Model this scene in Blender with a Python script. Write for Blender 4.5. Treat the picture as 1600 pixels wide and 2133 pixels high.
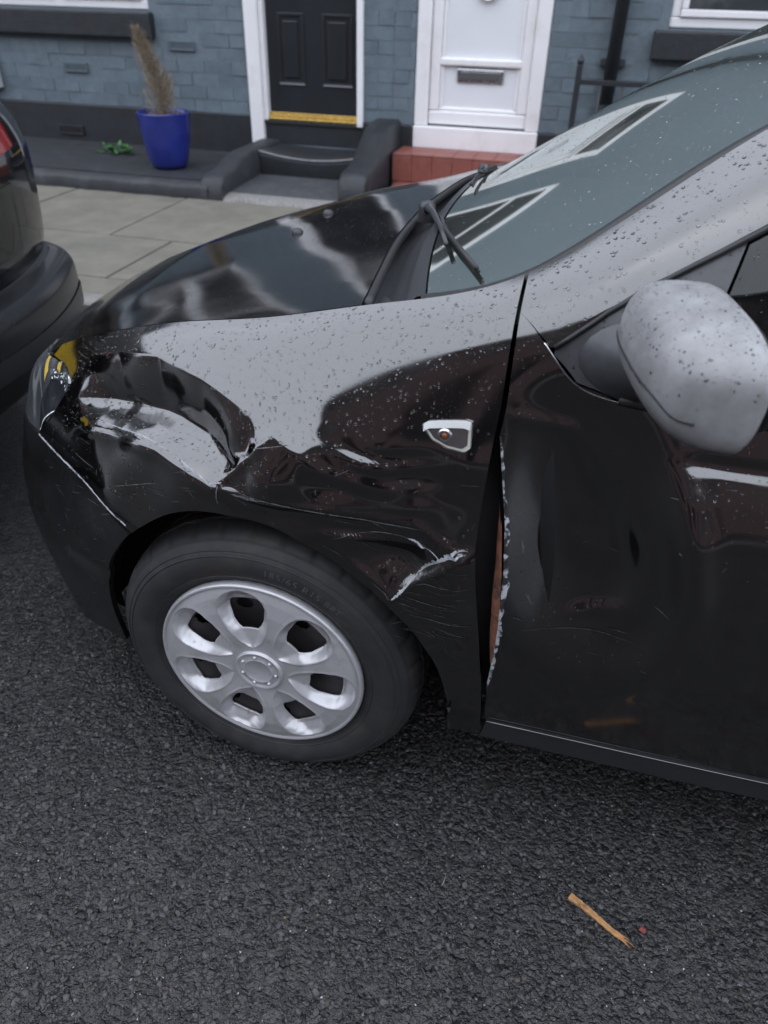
import bpy, bmesh, math, random
import numpy as np
from mathutils import Vector, Matrix, noise as mnoise
for o in list(bpy.data.objects): bpy.data.objects.remove(o)
scene = bpy.context.scene
COL = scene.collection
rng = np.random.default_rng(7); random.seed(7)
R = math.radians

# ---------------------------------------------------------------- camera, sky, sun, exposure
cam = bpy.data.cameras.new('camera'); cam_o = bpy.data.objects.new('camera', cam); COL.objects.link(cam_o)
scene.camera = cam_o
YAW, PITCH, ROLL = 0.2483, 0.6179, 0.0247
CAM = Vector((0.4681, -0.9101, 1.3911))
fw = Vector((-math.sin(YAW), math.cos(YAW), 0)); rt = Vector((math.cos(YAW), math.sin(YAW), 0)); zz = Vector((0, 0, 1))
f3 = fw*math.cos(PITCH)-zz*math.sin(PITCH); u3 = zz*math.cos(PITCH)+fw*math.sin(PITCH)
r3 = rt*math.cos(ROLL)+u3*math.sin(ROLL); u4 = u3*math.cos(ROLL)-rt*math.sin(ROLL)
m = Matrix((r3, u4, -f3)).transposed().to_4x4(); m.translation = CAM
cam_o.matrix_world = m
cam.sensor_fit = 'HORIZONTAL'; cam.sensor_width = 36; cam.lens = 36*1547.16/1600
cam.clip_start = 0.05; cam.clip_end = 1000
cam.dof.use_dof = True; cam.dof.focus_distance = 1.22; cam.dof.aperture_fstop = 6.0
SUN_EL, SUN_AZ = 70, 200
world = bpy.data.worlds.new('World'); scene.world = world; world.use_nodes = True
nt = world.node_tree; bg = nt.nodes['Background']
sky = nt.nodes.new('ShaderNodeTexSky'); sky.sky_type = 'NISHITA'; sky.sun_disc = False
sky.sun_elevation = R(SUN_EL); sky.sun_rotation = R(SUN_AZ); sky.air_density = 1.0; sky.dust_density = 10.0; sky.ozone_density = 1.0
hs = nt.nodes.new('ShaderNodeHueSaturation'); hs.inputs['Saturation'].default_value = 0.2
nt.links.new(sky.outputs[0], hs.inputs['Color']); 
mixw = nt.nodes.new('ShaderNodeMix'); mixw.data_type = 'RGBA'; mixw.inputs[0].default_value = 0.93      # even overcast cloud layer over the clear sky
mixw.inputs[7].default_value = (15.0, 16.1, 18.6, 1); nt.links.new(hs.outputs[0], mixw.inputs[6]); nt.links.new(mixw.outputs[2], bg.inputs['Color'])
bg.inputs['Strength'].default_value = 0.15
sun = bpy.data.lights.new('sun', 'SUN'); sun.energy = 0.5; sun.angle = R(120); sun.color = (1.0, 0.97, 0.93)
sun_o = bpy.data.objects.new('sun', sun); COL.objects.link(sun_o)
sun_o.rotation_euler = (R(90-SUN_EL), 0, R(180-SUN_AZ))
scene.view_settings.view_transform = 'Standard'; scene.view_settings.look = 'None'
scene.view_settings.gamma = 1; scene.view_settings.exposure = -0.1

cy = scene.cycles; cy.max_bounces = 7; cy.diffuse_bounces = 3; cy.glossy_bounces = 4; cy.transmission_bounces = 5; cy.transparent_max_bounces = 8
cy.use_adaptive_sampling = True; cy.adaptive_threshold = .02; cy.caustics_reflective = False; cy.caustics_refractive = False

# ---------------------------------------------------------------- materials
MATS = {}
def pmat(name, col, rough=.5, metal=0., spec=.5, var=None, bump=None, rvar=None, coat=0., trans=0., ior=1.5, alpha=1., tint=None, orand=0):
    """var=(scale, amount[, detail]) colour noise; bump=[(scale, strength, distance)...]; rvar=(scale, amount); tint=(scale, colour, lo, hi) blotches"""
    m = bpy.data.materials.new(name); m.use_nodes = True; n = m.node_tree.nodes; l = m.node_tree.links; b = n['Principled BSDF']
    b.inputs['Base Color'].default_value = (*col, 1); b.inputs['Roughness'].default_value = rough; b.inputs['Metallic'].default_value = metal
    b.inputs['Specular IOR Level'].default_value = spec; b.inputs['Coat Weight'].default_value = coat; b.inputs['Coat Roughness'].default_value = .03
    b.inputs['Transmission Weight'].default_value = trans; b.inputs['IOR'].default_value = ior; b.inputs['Alpha'].default_value = alpha
    geo = n.new('ShaderNodeNewGeometry')
    def noise(scale, detail=5, rgh=.6):
        x = n.new('ShaderNodeTexNoise'); x.inputs['Scale'].default_value = scale; x.inputs['Detail'].default_value = detail; x.inputs['Roughness'].default_value = rgh
        l.new(geo.outputs['Position'], x.inputs['Vector']); return x
    cur = None
    if var:
        x = noise(var[0], var[2] if len(var) > 2 else 3); r = n.new('ShaderNodeMapRange')
        r.inputs[1].default_value = .25; r.inputs[2].default_value = .75; r.inputs[3].default_value = 1-var[1]; r.inputs[4].default_value = 1+var[1]
        l.new(x.outputs[0], r.inputs[0]); mx = n.new('ShaderNodeVectorMath'); mx.operation = 'SCALE'; mx.inputs[0].default_value = col
        l.new(r.outputs[0], mx.inputs['Scale']); cur = mx.outputs[0]
    for tt in (tint if isinstance(tint, list) else [tint] if tint else []):
        x = noise(tt[0], 4, .65); r = n.new('ShaderNodeMapRange'); r.inputs[1].default_value = tt[2]; r.inputs[2].default_value = tt[3]
        l.new(x.outputs[0], r.inputs[0]); mx = n.new('ShaderNodeMix'); mx.data_type = 'RGBA'
        if cur: l.new(cur, mx.inputs[6])
        else: mx.inputs[6].default_value = (*col, 1)
        mx.inputs[7].default_value = (*tt[1], 1); l.new(r.outputs[0], mx.inputs[0]); cur = mx.outputs[2]
    if cur: l.new(cur, b.inputs['Base Color'])
    if rvar:
        x = noise(rvar[0], 4); r = n.new('ShaderNodeMapRange'); r.inputs[1].default_value = .3; r.inputs[2].default_value = .7
        r.inputs[3].default_value = max(0, rough-rvar[1]); r.inputs[4].default_value = min(1, rough+rvar[1]); l.new(x.outputs[0], r.inputs[0]); l.new(r.outputs[0], b.inputs['Roughness'])
    prev = None
    for bp in bump or []:
        x = noise(bp[0], bp[3] if len(bp) > 3 else 2); bn = n.new('ShaderNodeBump'); bn.inputs['Strength'].default_value = bp[1]; bn.inputs['Distance'].default_value = bp[2]
        l.new(x.outputs[0], bn.inputs['Height'])
        if prev: l.new(prev, bn.inputs['Normal'])
        prev = bn.outputs[0]
    if prev: l.new(prev, b.inputs['Normal'])
    if orand:
        oi = n.new('ShaderNodeObjectInfo'); mr = n.new('ShaderNodeMapRange'); mr.inputs[3].default_value = 1-orand; mr.inputs[4].default_value = 1+orand; l.new(oi.outputs['Random'], mr.inputs[0])
        mx = n.new('ShaderNodeVectorMath'); mx.operation = 'SCALE'; l.new(cur, mx.inputs[0]) if cur else None; l.new(mr.outputs[0], mx.inputs['Scale']); l.new(mx.outputs[0], b.inputs['Base Color'])
    MATS[name] = m
    return m

# ---------------------------------------------------------------- mesh helpers
def link_mesh(name, V, F, mat, parent=None, smooth=False, loc=None):
    me = bpy.data.meshes.new(name); me.from_pydata([tuple(map(float, v)) for v in V], [], [tuple(map(int, f)) for f in F]); me.update()
    if smooth: me.polygons.foreach_set('use_smooth', [True]*len(me.polygons))
    if mat is not None: me.materials.append(mat)
    o = bpy.data.objects.new(name, me); COL.objects.link(o)
    if parent is not None: o.parent = parent
    if loc is not None: o.location = loc
    return o
def share(name, src, parent, loc=(0, 0, 0), rot=(0, 0, 0), scale=(1, 1, 1)):
    o = bpy.data.objects.new(name, src.data); COL.objects.link(o); o.parent = parent; o.location = loc; o.rotation_euler = rot; o.scale = scale
    return o
def tag(o, label=None, cat=None, group=None, kind=None):
    if label: o['label'] = label
    if cat: o['category'] = cat
    if group: o['group'] = group
    if kind: o['kind'] = kind
    return o
def empty(name, loc, label=None, cat=None, group=None):
    o = bpy.data.objects.new(name, None); COL.objects.link(o); o.location = loc; o.empty_display_size = .1
    return tag(o, label, cat, group)
class MB:
    """collects shapes of ONE piece, then builds one mesh"""
    def __init__(s): s.V = []; s.F = []
    def add(s, V, F):
        k = len(s.V); s.V += [tuple(v) for v in V]; s.F += [tuple(i+k for i in f) for f in F]; return s
    def box(s, a, b):
        (x0, y0, z0), (x1, y1, z1) = a, b
        return s.add([(x0,y0,z0),(x1,y0,z0),(x1,y1,z0),(x0,y1,z0),(x0,y0,z1),(x1,y0,z1),(x1,y1,z1),(x0,y1,z1)],
                     [(0,3,2,1),(4,5,6,7),(0,1,5,4),(1,2,6,5),(2,3,7,6),(3,0,4,7)])
    def prism(s, poly, axis, a, b):
        """poly: 2D outline; extruded along axis between a and b"""
        n = len(poly)
        def pt(p, h): return {'x': (h, p[0], p[1]), 'y': (p[0], h, p[1]), 'z': (p[0], p[1], h)}[axis]
        V = [pt(p, a) for p in poly]+[pt(p, b) for p in poly]
        F = [tuple(range(n)), tuple(range(2*n-1, n-1, -1))]+[(i, i+n, (i+1) % n+n, (i+1) % n) for i in range(n)]
        return s.add(V, F)
    def tube(s, pts, r, n=8, cap=True):
        pts = [Vector(p) for p in pts]; k0 = len(s.V); rr = r if hasattr(r, '__len__') else [r]*len(pts); up = None
        for i, p in enumerate(pts):
            d = (pts[min(i+1, len(pts)-1)]-pts[max(i-1, 0)]).normalized()
            a = d.cross(Vector((0, 0, 1)) if abs(d.z) < .95 else Vector((1, 0, 0))).normalized()
            if up is not None and a.dot(up) < 0: a = -a
            up = a; b = d.cross(a)
            for j in range(n):
                t = 2*math.pi*j/n; s.V.append(tuple(p+(a*math.cos(t)+b*math.sin(t))*rr[i]))
        for i in range(len(pts)-1):
            for j in range(n): s.F.append((k0+i*n+j, k0+i*n+(j+1) % n, k0+(i+1)*n+(j+1) % n, k0+(i+1)*n+j))
        if cap:
            s.F.append(tuple(range(k0+n-1, k0-1, -1))); e = k0+(len(pts)-1)*n; s.F.append(tuple(range(e, e+n)))
        return s
    def lathe(s, prof, c=(0, 0, 0), axis='z', n=32, close=False):
        k0 = len(s.V)
        for (r, h) in prof:
            for j in range(n):
                t = 2*math.pi*j/n; a, b = r*math.cos(t), r*math.sin(t)
                v = (a, b, h) if axis == 'z' else (a, h, b)
                s.V.append((v[0]+c[0], v[1]+c[1], v[2]+c[2]))
        m_ = len(prof)
        for i in range(m_ if close else m_-1):
            i2 = (i+1) % m_
            for j in range(n):
                q = (k0+i*n+j, k0+i*n+(j+1) % n, k0+i2*n+(j+1) % n, k0+i2*n+j)
                s.F.append(q if axis == 'z' else q[::-1])
        return s
    def grid(s, P):
        """P (n,m,3) -> quads"""
        n, m_ = P.shape[:2]; k0 = len(s.V); s.V += [tuple(map(float, v)) for v in P.reshape(-1, 3)]
        s.F += [(k0+i*m_+j, k0+i*m_+j+1, k0+(i+1)*m_+j+1, k0+(i+1)*m_+j) for i in range(n-1) for j in range(m_-1)]
        return s
    def build(s, name, mat, parent=None, smooth=False, bevel=0, loc=None, auto=None, seg=2):
        o = link_mesh(name, s.V, s.F, mat, parent, smooth, loc)
        if bevel:
            b = o.modifiers.new('bevel', 'BEVEL'); b.width = bevel; b.segments = seg; b.limit_method = 'ANGLE'; b.angle_limit = R(40)
        if auto is not None:
            o.data.polygons.foreach_set('use_smooth', [True]*len(o.data.polygons)); 
            try: o.data.set_sharp_from_angle(angle=R(auto))
            except Exception: pass
        return o
def sm(a, b, x):
    t = np.clip((x-a)/(b-a), 0, 1); return t*t*(3-2*t)
# ---------------------------------------------------------------- car body surface (numpy)
YC = 0.81                                   # car centre line
S_KEYS = [-1.30, -1.02, -0.70, -0.45, -0.30, -0.15, 0.0, 0.20, 0.40, 0.66, 1.0, 1.5, 2.2, 2.8, 3.12, 3.26]
T_KEYS = [0.0, 0.08, 0.26, 0.48, 0.66, 0.86, 1.0]
# columns: top edge, upper shoulder, lower shoulder, widest, lower side, sill, bottom edge
CTRL = [
 [(-.735,.81,.705),(-.765,.81,.685),(-.79,.81,.625),(-.805,.81,.55),(-.825,.81,.45),(-.81,.81,.31),(-.76,.81,.19)],
 [(-.69,.53,.715),(-.715,.525,.695),(-.745,.515,.635),(-.765,.505,.56),(-.783,.50,.455),(-.77,.505,.315),(-.72,.52,.195)],
 [(-.575,.325,.757),(-.595,.305,.737),(-.615,.275,.672),(-.635,.252,.588),(-.655,.238,.48),(-.65,.235,.335),(-.62,.25,.205)],
 [(-.45,.245,.825),(-.45,.213,.802),(-.45,.153,.722),(-.45,.113,.632),(-.45,.092,.52),(-.45,.085,.36),(-.45,.10,.21)],
 [(-.30,.185,.885),(-.30,.148,.863),(-.30,.075,.770),(-.30,.025,.660),(-.30,.015,.55),(-.30,.03,.38),(-.30,.06,.215)],
 [(-.15,.15,.930),(-.15,.110,.908),(-.15,.025,.805),(-.15,-.022,.690),(-.15,-.027,.58),(-.15,-.005,.40),(-.15,.025,.225)],
 [(0,.125,.963),(0,.083,.942),(0,-.010,.832),(0,-.050,.715),(0,-.045,.59),(0,-.025,.41),(0,.01,.23)],
 [(.20,.10,1.017),(.20,.060,.995),(.20,-.005,.895),(.20,-.050,.735),(.20,-.048,.59),(.20,-.028,.41),(.20,.01,.235)],
 [(.40,.100,1.080),(.40,.049,1.058),(.40,-.002,.960),(.40,-.050,.755),(.40,-.047,.59),(.40,-.028,.41),(.40,.012,.24)],
 [(.66,.215,1.252),(.66,.104,1.191),(.66,0,.960),(.66,-.050,.765),(.66,-.047,.59),(.66,-.028,.41),(.66,.012,.24)],
 [(1.0,.29,1.400),(1.0,.184,1.350),(1.0,.002,.975),(1.0,-.050,.775),(1.0,-.047,.59),(1.0,-.028,.41),(1.0,.012,.245)],
 [(1.5,.285,1.475),(1.5,.215,1.415),(1.5,.004,.985),(1.5,-.050,.785),(1.5,-.047,.59),(1.5,-.028,.41),(1.5,.012,.25)],
 [(2.2,.30,1.475),(2.2,.225,1.415),(2.2,.01,1.0),(2.2,-.050,.80),(2.2,-.050,.60),(2.2,-.03,.42),(2.2,.02,.26)],
 [(2.8,.33,1.44),(2.8,.26,1.38),(2.8,.06,1.01),(2.8,-.01,.82),(2.8,-.02,.61),(2.8,-.005,.44),(2.8,.04,.28)],
 [(3.02,.37,1.41),(3.05,.31,1.34),(3.10,.14,1.01),(3.13,.07,.82),(3.15,.055,.62),(3.14,.06,.46),(3.10,.10,.30)],
 [(3.08,.81,1.41),(3.13,.81,1.34),(3.20,.81,1.01),(3.24,.81,.82),(3.27,.81,.62),(3.26,.81,.46),(3.2,.81,.30)],
]
CTRL = np.array(CTRL, float)
def _spl(xk):                               # natural cubic spline: second derivatives = W @ values
    xk = np.array(xk, float); n = len(xk); h = np.diff(xk)
    A = np.zeros((n, n)); B = np.zeros((n, n)); A[0,0] = A[-1,-1] = 1
    for i in range(1, n-1):
        A[i,i-1] = h[i-1]; A[i,i] = 2*(h[i-1]+h[i]); A[i,i+1] = h[i]
        B[i,i-1] = 6/h[i-1]; B[i,i] = -6/h[i-1]-6/h[i]; B[i,i+1] = 6/h[i]
    return xk, np.linalg.solve(A, B)
SK, SW = _spl(S_KEYS); TK, TW = _spl(T_KEYS)
def _co(xk, q):
    i = np.clip(np.searchsorted(xk, q)-1, 0, len(xk)-2); h = xk[i+1]-xk[i]
    a = (xk[i+1]-q)/h; b = 1-a
    return i, a, b, (a**3-a)*h*h/6, (b**3-b)*h*h/6
S_D2 = np.einsum('ij,jkl->ikl', SW, CTRL)
def base(s, t):
    s = np.asarray(s, float); t = np.asarray(t, float)
    i, a, b, c, d = _co(SK, s); e = lambda v: v[..., None, None]
    C = e(a)*CTRL[i]+e(b)*CTRL[i+1]+e(c)*S_D2[i]+e(d)*S_D2[i+1]
    D = np.einsum('ij,...jk->...ik', TW, C)
    j, a, b, c, d = _co(TK, t); j = j[..., None, None]; e = lambda v: v[..., None]
    g = lambda A, k: np.take_along_axis(A, np.broadcast_to(k, k.shape[:-1]+(3,)), -2)[..., 0, :]
    return e(a)*g(C,j)+e(b)*g(C,j+1)+e(c)*g(D,j)+e(d)*g(D,j+1)
def base_n(s, t):
    h = 1e-4
    n = np.cross(base(s+h, t)-base(s-h, t), base(s, t+h)-base(s, t-h))
    return -n/np.maximum(np.linalg.norm(n, axis=-1, keepdims=True), 1e-12)
def t_of_z(s, z):                           # parameter t on section s at height z
    s = np.asarray(s, float); z = np.asarray(z, float); lo = np.zeros_like(s+z); hi = np.ones_like(s+z)
    for _ in range(40):
        m = (lo+hi)/2; zz = base(s+0*m, m)[..., 2]; up = zz > z
        lo = np.where(up, m, lo); hi = np.where(up, hi, m)
    return (lo+hi)/2
# ---------------------------------------------------------------- materials of the place
def asphalt_mat():
    m = bpy.data.materials.new('wet_asphalt'); m.use_nodes = True; n = m.node_tree.nodes; l = m.node_tree.links; b = n['Principled BSDF']
    tc = n.new('ShaderNodeTexCoord')
    # slightly warped cells = aggregate stones
    wn = n.new('ShaderNodeTexNoise'); wn.inputs['Scale'].default_value = 34; wn.inputs['Detail'].default_value = 2; l.new(tc.outputs['Object'], wn.inputs['Vector'])
    ad = n.new('ShaderNodeVectorMath'); ad.operation = 'MULTIPLY_ADD'; l.new(wn.outputs['Color'], ad.inputs[0]); ad.inputs[1].default_value = (.045,)*3; l.new(tc.outputs['Object'], ad.inputs[2])
    vo = n.new('ShaderNodeTexVoronoi'); vo.feature = 'SMOOTH_F1'; vo.inputs['Scale'].default_value = 74; vo.inputs['Smoothness'].default_value = .35; l.new(ad.outputs[0], vo.inputs['Vector'])
    vc = n.new('ShaderNodeTexVoronoi'); vc.inputs['Scale'].default_value = 74; l.new(ad.outputs[0], vc.inputs['Vector'])
    big = n.new('ShaderNodeTexNoise'); big.inputs['Scale'].default_value = 1.7; big.inputs['Detail'].default_value = 3; l.new(tc.outputs['Object'], big.inputs['Vector'])
    mid = n.new('ShaderNodeTexNoise'); mid.inputs['Scale'].default_value = 75; mid.inputs['Detail'].default_value = 3; mid.inputs['Roughness'].default_value = .7; l.new(tc.outputs['Object'], mid.inputs['Vector'])
    fine = n.new('ShaderNodeTexNoise'); fine.inputs['Scale'].default_value = 420; fine.inputs['Detail'].default_value = 2; l.new(tc.outputs['Object'], fine.inputs['Vector'])
    # colour: dark bitumen, stones a little greyer, some brownish
    cr = n.new('ShaderNodeValToRGB'); e = cr.color_ramp.elements; e[0].position = 0; e[0].color = (.011,.011,.0122,1); e[1].position = 1; e[1].color = (.040,.039,.040,1)
    x = e.new(.55); x.color = (.0195,.0192,.0196,1); x = e.new(.85); x.color = (.030,.028,.0265,1)
    sp = n.new('ShaderNodeSeparateColor'); l.new(vc.outputs['Color'], sp.inputs[0]); l.new(sp.outputs[0], cr.inputs[0])
    mr = n.new('ShaderNodeMapRange'); mr.inputs[1].default_value = .3; mr.inputs[2].default_value = .7; mr.inputs[3].default_value = .62; mr.inputs[4].default_value = 1.32; l.new(big.outputs[0], mr.inputs[0])
    mf = n.new('ShaderNodeMapRange'); mf.inputs[1].default_value = .3; mf.inputs[2].default_value = .7; mf.inputs[3].default_value = .75; mf.inputs[4].default_value = 1.25; l.new(fine.outputs[0], mf.inputs[0])
    mm = n.new('ShaderNodeMath'); mm.operation = 'MULTIPLY'; l.new(mr.outputs[0], mm.inputs[0]); l.new(mf.outputs[0], mm.inputs[1])
    sc = n.new('ShaderNodeVectorMath'); sc.operation = 'SCALE'; l.new(cr.outputs[0], sc.inputs[0]); l.new(mm.outputs[0], sc.inputs['Scale']); l.new(sc.outputs[0], b.inputs['Base Color'])
    rr = n.new('ShaderNodeMapRange'); rr.inputs[1].default_value = .35; rr.inputs[2].default_value = .65; rr.inputs[3].default_value = .18; rr.inputs[4].default_value = .58; l.new(mid.outputs[0], rr.inputs[0]); l.new(rr.outputs[0], b.inputs['Roughness'])
    b.inputs['Specular IOR Level'].default_value = .5
    b2 = n.new('ShaderNodeBump'); b2.inputs['Strength'].default_value = .75; b2.inputs['Distance'].default_value = .009; b2.invert = True; l.new(vo.outputs['Distance'], b2.inputs['Height'])
    b3 = n.new('ShaderNodeBump'); b3.inputs['Strength'].default_value = .8; b3.inputs['Distance'].default_value = .010; l.new(mid.outputs[0], b3.inputs['Height']); l.new(b2.outputs[0], b3.inputs['Normal'])
    v2 = n.new('ShaderNodeTexVoronoi'); v2.feature = 'SMOOTH_F1'; v2.inputs['Scale'].default_value = 210; v2.inputs['Smoothness'].default_value = .25; v2.inputs['Randomness'].default_value = 1; l.new(ad.outputs[0], v2.inputs['Vector'])
    b5 = n.new('ShaderNodeBump'); b5.inputs['Strength'].default_value = .5; b5.inputs['Distance'].default_value = .0035; b5.invert = True; l.new(v2.outputs['Distance'], b5.inputs['Height']); l.new(b3.outputs[0], b5.inputs['Normal'])
    b4 = n.new('ShaderNodeBump'); b4.inputs['Strength'].default_value = .35; b4.inputs['Distance'].default_value = .0015; l.new(fine.outputs[0], b4.inputs['Height']); l.new(b5.outputs[0], b4.inputs['Normal'])
    l.new(b4.outputs[0], b.inputs['Normal'])
    return m
M_ROAD = asphalt_mat()
M_SLAB = pmat('paving_slab', (.168,.158,.128), .75, var=(7,.16), tint=[(2.2,(.115,.113,.096),.5,.75),(40,(.21,.20,.17),.6,.8)], bump=[(120,.35,.003),(9,.2,.006)])
M_GROUND = pmat('bare_dark_ground', (.05,.05,.045), .9, var=(1,.3))
M_JOINT = pmat('slab_joint', (.018,.017,.014), .9, var=(30,.3), bump=[(80,.5,.004)])
M_KERB = pmat('kerb_stone', (.22,.21,.20), .7, var=(12,.2), bump=[(90,.4,.003)])
M_BRICKP = pmat('blue_grey_masonry_paint', (.120,.155,.182), .55, orand=.07, var=(14,.16), tint=[(5,(.105,.135,.16),.5,.8)], bump=[(55,.45,.004),(220,.3,.0015)])
M_MORTARP = pmat('painted_mortar', (.128,.163,.190), .6, var=(30,.16), bump=[(90,.6,.004)])
M_PLINTH = pmat('black_masonry_paint', (.019,.021,.025), .5, var=(10,.25), tint=[(22,(.06,.062,.066),.66,.8)], bump=[(45,.5,.005),(160,.3,.002)])
M_LEDGE = pmat('worn_dark_grey_paint', (.026,.028,.032), .6, var=(9,.25), tint=[(6,(.06,.063,.07),.55,.8),(38,(.13,.13,.135),.68,.78)], bump=[(40,.4,.005),(170,.4,.0015)])
M_TREAD = pmat('worn_step_concrete', (.055,.058,.064), .7, var=(16,.25), tint=[(9,(.10,.10,.105),.55,.8)], bump=[(60,.5,.004)])
M_PEBBLE = pmat('pebbled_concrete', (.22,.215,.205), .7, var=(70,.35), bump=[(90,.9,.008)])
M_UPVC = pmat('white_upvc', (.80,.79,.80), .25, var=(3,.03), tint=[(4,(.66,.62,.60),.56,.85),(26,(.55,.50,.46),.68,.8)], bump=[(6,.05,.01)])
M_UPVC2 = pmat('white_door_panel', (.74,.75,.78), .22, var=(2,.03))
M_BLACKDOOR = pmat('black_door_paint', (.016,.018,.022), .35, var=(3,.2), bump=[(70,.12,.002)])
M_BRASS = pmat('brass_threshold', (.62,.43,.13), .32, metal=.85, var=(25,.2), rvar=(30,.12))
M_CHROME = pmat('satin_chrome', (.62,.62,.64), .25, metal=1.0, rvar=(20,.1))
M_DARKSTEEL = pmat('dark_brushed_steel', (.22,.22,.235), .35, metal=.8)
M_TILE = pmat('red_quarry_tile', (.23,.075,.058), .5, var=(18,.16), tint=[(7,(.29,.13,.105),.55,.85)], bump=[(60,.25,.002)])
M_GROUT = pmat('tile_grout', (.20,.12,.10), .9, var=(40,.2))
M_IRON = pmat('black_painted_iron', (.020,.022,.026), .45, var=(30,.2), bump=[(60,.3,.002)])
M_PIPE = pmat('dark_painted_pipe', (.030,.035,.040), .45, var=(8,.2), bump=[(30,.2,.003)])
M_POT = pmat('blue_glaze', (.018,.028,.19), .22, var=(9,.2), tint=[(12,(.05,.06,.22),.68,.8)], bump=[(14,.15,.004)])
M_SOIL = pmat('dry_soil', (.045,.035,.026), .95, var=(60,.4), bump=[(70,1,.01)])
M_DRY = pmat('dry_brown_foliage', (.27,.215,.15), .85, var=(60,.35))
M_DRYSTEM = pmat('dry_stem', (.19,.15,.105), .9, var=(40,.3))
M_WEED = pmat('green_weed_leaf', (.045,.17,.03), .55, var=(40,.35))
M_VENT = pmat('painted_vent', (.095,.125,.148), .6, var=(40,.15))
M_VOID = pmat('dark_void', (.006,.006,.007), .9)
M_WINGLASS = pmat('window_glass', (.035,.040,.044), .03, spec=.6, tint=[(1.1,(.12,.125,.125),.5,.62)])
M_CURTAIN = pmat('net_curtain', (.62,.61,.58), .9, var=(10,.1))
M_ROOF = pmat('slate', (.075,.078,.085), .5, var=(9,.3))
M_BRICKOPP = pmat('brown_brick', (.20,.135,.125), .85, var=(12,.2), bump=[(30,.4,.01)])
M_BROWNW = pmat('brown_window_frame', (.11,.075,.06), .5, var=(10,.2))
M_STONE = pmat('stone_lintel', (.40,.38,.35), .8, var=(10,.15))

# ---------------------------------------------------------------- ground, road, kerbs, pavements
g = MB().add([(-300,-300,-.16),(300,-300,-.16),(300,300,-.16),(-300,300,-.16)], [(0,1,2,3)]).build('ground', M_GROUND); tag(g, kind='structure')
KERB_Y = 2.12
road = MB()
road.add([(-120,-4.6,0),(120,-4.6,0),(120,.45,0),(-120,.45,0),(120,KERB_Y,-.048),(-120,KERB_Y,-.048)], [(0,1,2,3),(3,2,4,5)])    # cambered down to the kerb
road = road.build('road', M_ROAD); tag(road, kind='structure')
def kerb(name, y0, y1):
    e = tag(empty(name, (0, 0, 0)), kind='structure')
    proto = MB().box((-.45,y0,-.12),(.45,y1,.105)).build('kerb_stone', M_KERB, e, bevel=.012, loc=(-4.6,0,0))
    for i in range(1, 14): share('kerb_stone', proto, e, (-4.6+i*.906, 0, 0)).modifiers.new('bevel','BEVEL').width = .012
    MB().box((-60,y0+.002,-.12),(-5.06,y1-.002,.103)).build('kerb_run', M_KERB, e)
    MB().box((7.64,y0+.002,-.12),(60,y1-.002,.103)).build('kerb_run', M_KERB, e)
    return e
kerb('kerb', KERB_Y, KERB_Y+.14)
kerb('kerb', -4.74, -4.6)
pav = MB().box((-120,KERB_Y+.14,-.05),(120,5.42,.088)).build('pavement', M_JOINT); tag(pav, kind='structure')
pav2 = MB().box((-120,-8.3,-.05),(120,-4.74,.1)).build('pavement', M_ROAD); tag(pav2, kind='structure')
rows = [(2.262,2.480,-.38,.6),(2.498,3.209,-1.94,.9),(3.229,4.30,-2.37,.9)]
for (ya, yb, xo, w) in rows:
    i0 = int((-6-xo)/w)-1
    for i in range(i0, i0+int(12/w)+2):
        x0 = xo+i*w+.008+random.uniform(-.002,.002); x1 = xo+(i+1)*w-.008; dz = random.uniform(-.0025,.003); tx = random.uniform(-.002,.002)
        b = MB().box((x0,ya,.05),(x1,yb,.1+dz))
        o = b.build('paving_slab', M_SLAB, pav, bevel=.005)
        o.rotation_euler.y = tx*.3
# ---------------------------------------------------------------- terraced houses on the far pavement
WY = 5.4                                    # face of the brickwork
HTOP = 6.1
GA, BL = .0915, .236                        # brick gauge and length
BRICK = []
for k in range(6):                          # six slightly different bricks share their meshes
    b = MB().box((-.1150,-.006,-.0435),(.1150,.05,.0435)); r_ = random.Random(k)
    b.V = [(x+r_.uniform(-.003,.003), y+r_.uniform(-.002,.002)*(y < 0), z+r_.uniform(-.0025,.0025)) for x, y, z in b.V]
    me_o = b.build('brick', M_BRICKP, None); BRICK.append(me_o.data); bpy.data.objects.remove(me_o)
HALF = []
for k in range(3):
    b = MB().box((-.055,-.006,-.0435),(.055,.05,.0435)); r_ = random.Random(50+k)
    b.V = [(x+r_.uniform(-.003,.003), y+r_.uniform(-.002,.002)*(y < 0), z+r_.uniform(-.0025,.0025)) for x, y, z in b.V]
    me_o = b.build('brick', M_BRICKP, None); HALF.append(me_o.data); bpy.data.objects.remove(me_o)
def bricks(parent, x0, x1, z0, z1, skip):
    """individual bricks of the part of the wall that the picture shows"""
    nc = int(round((z1-z0)/GA))
    for c in range(nc):
        z = z0+(c+.5)*GA; off = (BL/2 if c % 2 else 0)
        x = x0+.004+BL/2-off*1.0
        while x < x1+.06:
            a, b = x-.115, x+.115; half = False
            if a < x0: a = x0+.002; half = True
            if b > x1: b = x1-.002; half = True
            bad = any(a < sx1 and b > sx0 and z-.04 < sz1 and z+.04 > sz0 for (sx0, sz0, sx1, sz1) in skip)
            if b-a > .05 and not bad:
                me = random.choice(HALF if half and b-a < .14 else BRICK); L = .110 if half and b-a < .14 else .230
                o = bpy.data.objects.new('brick', me); COL.objects.link(o); o.parent = parent
                o.location = ((a+b)/2, WY+random.uniform(-.0025,.0025), z+random.uniform(-.0015,.0015)); o.scale = ((b-a)/L, 1, 1)
                o.rotation_euler = (random.uniform(-.02,.02), random.uniform(-.006,.006), random.uniform(-.008,.008))
            x += BL
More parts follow.
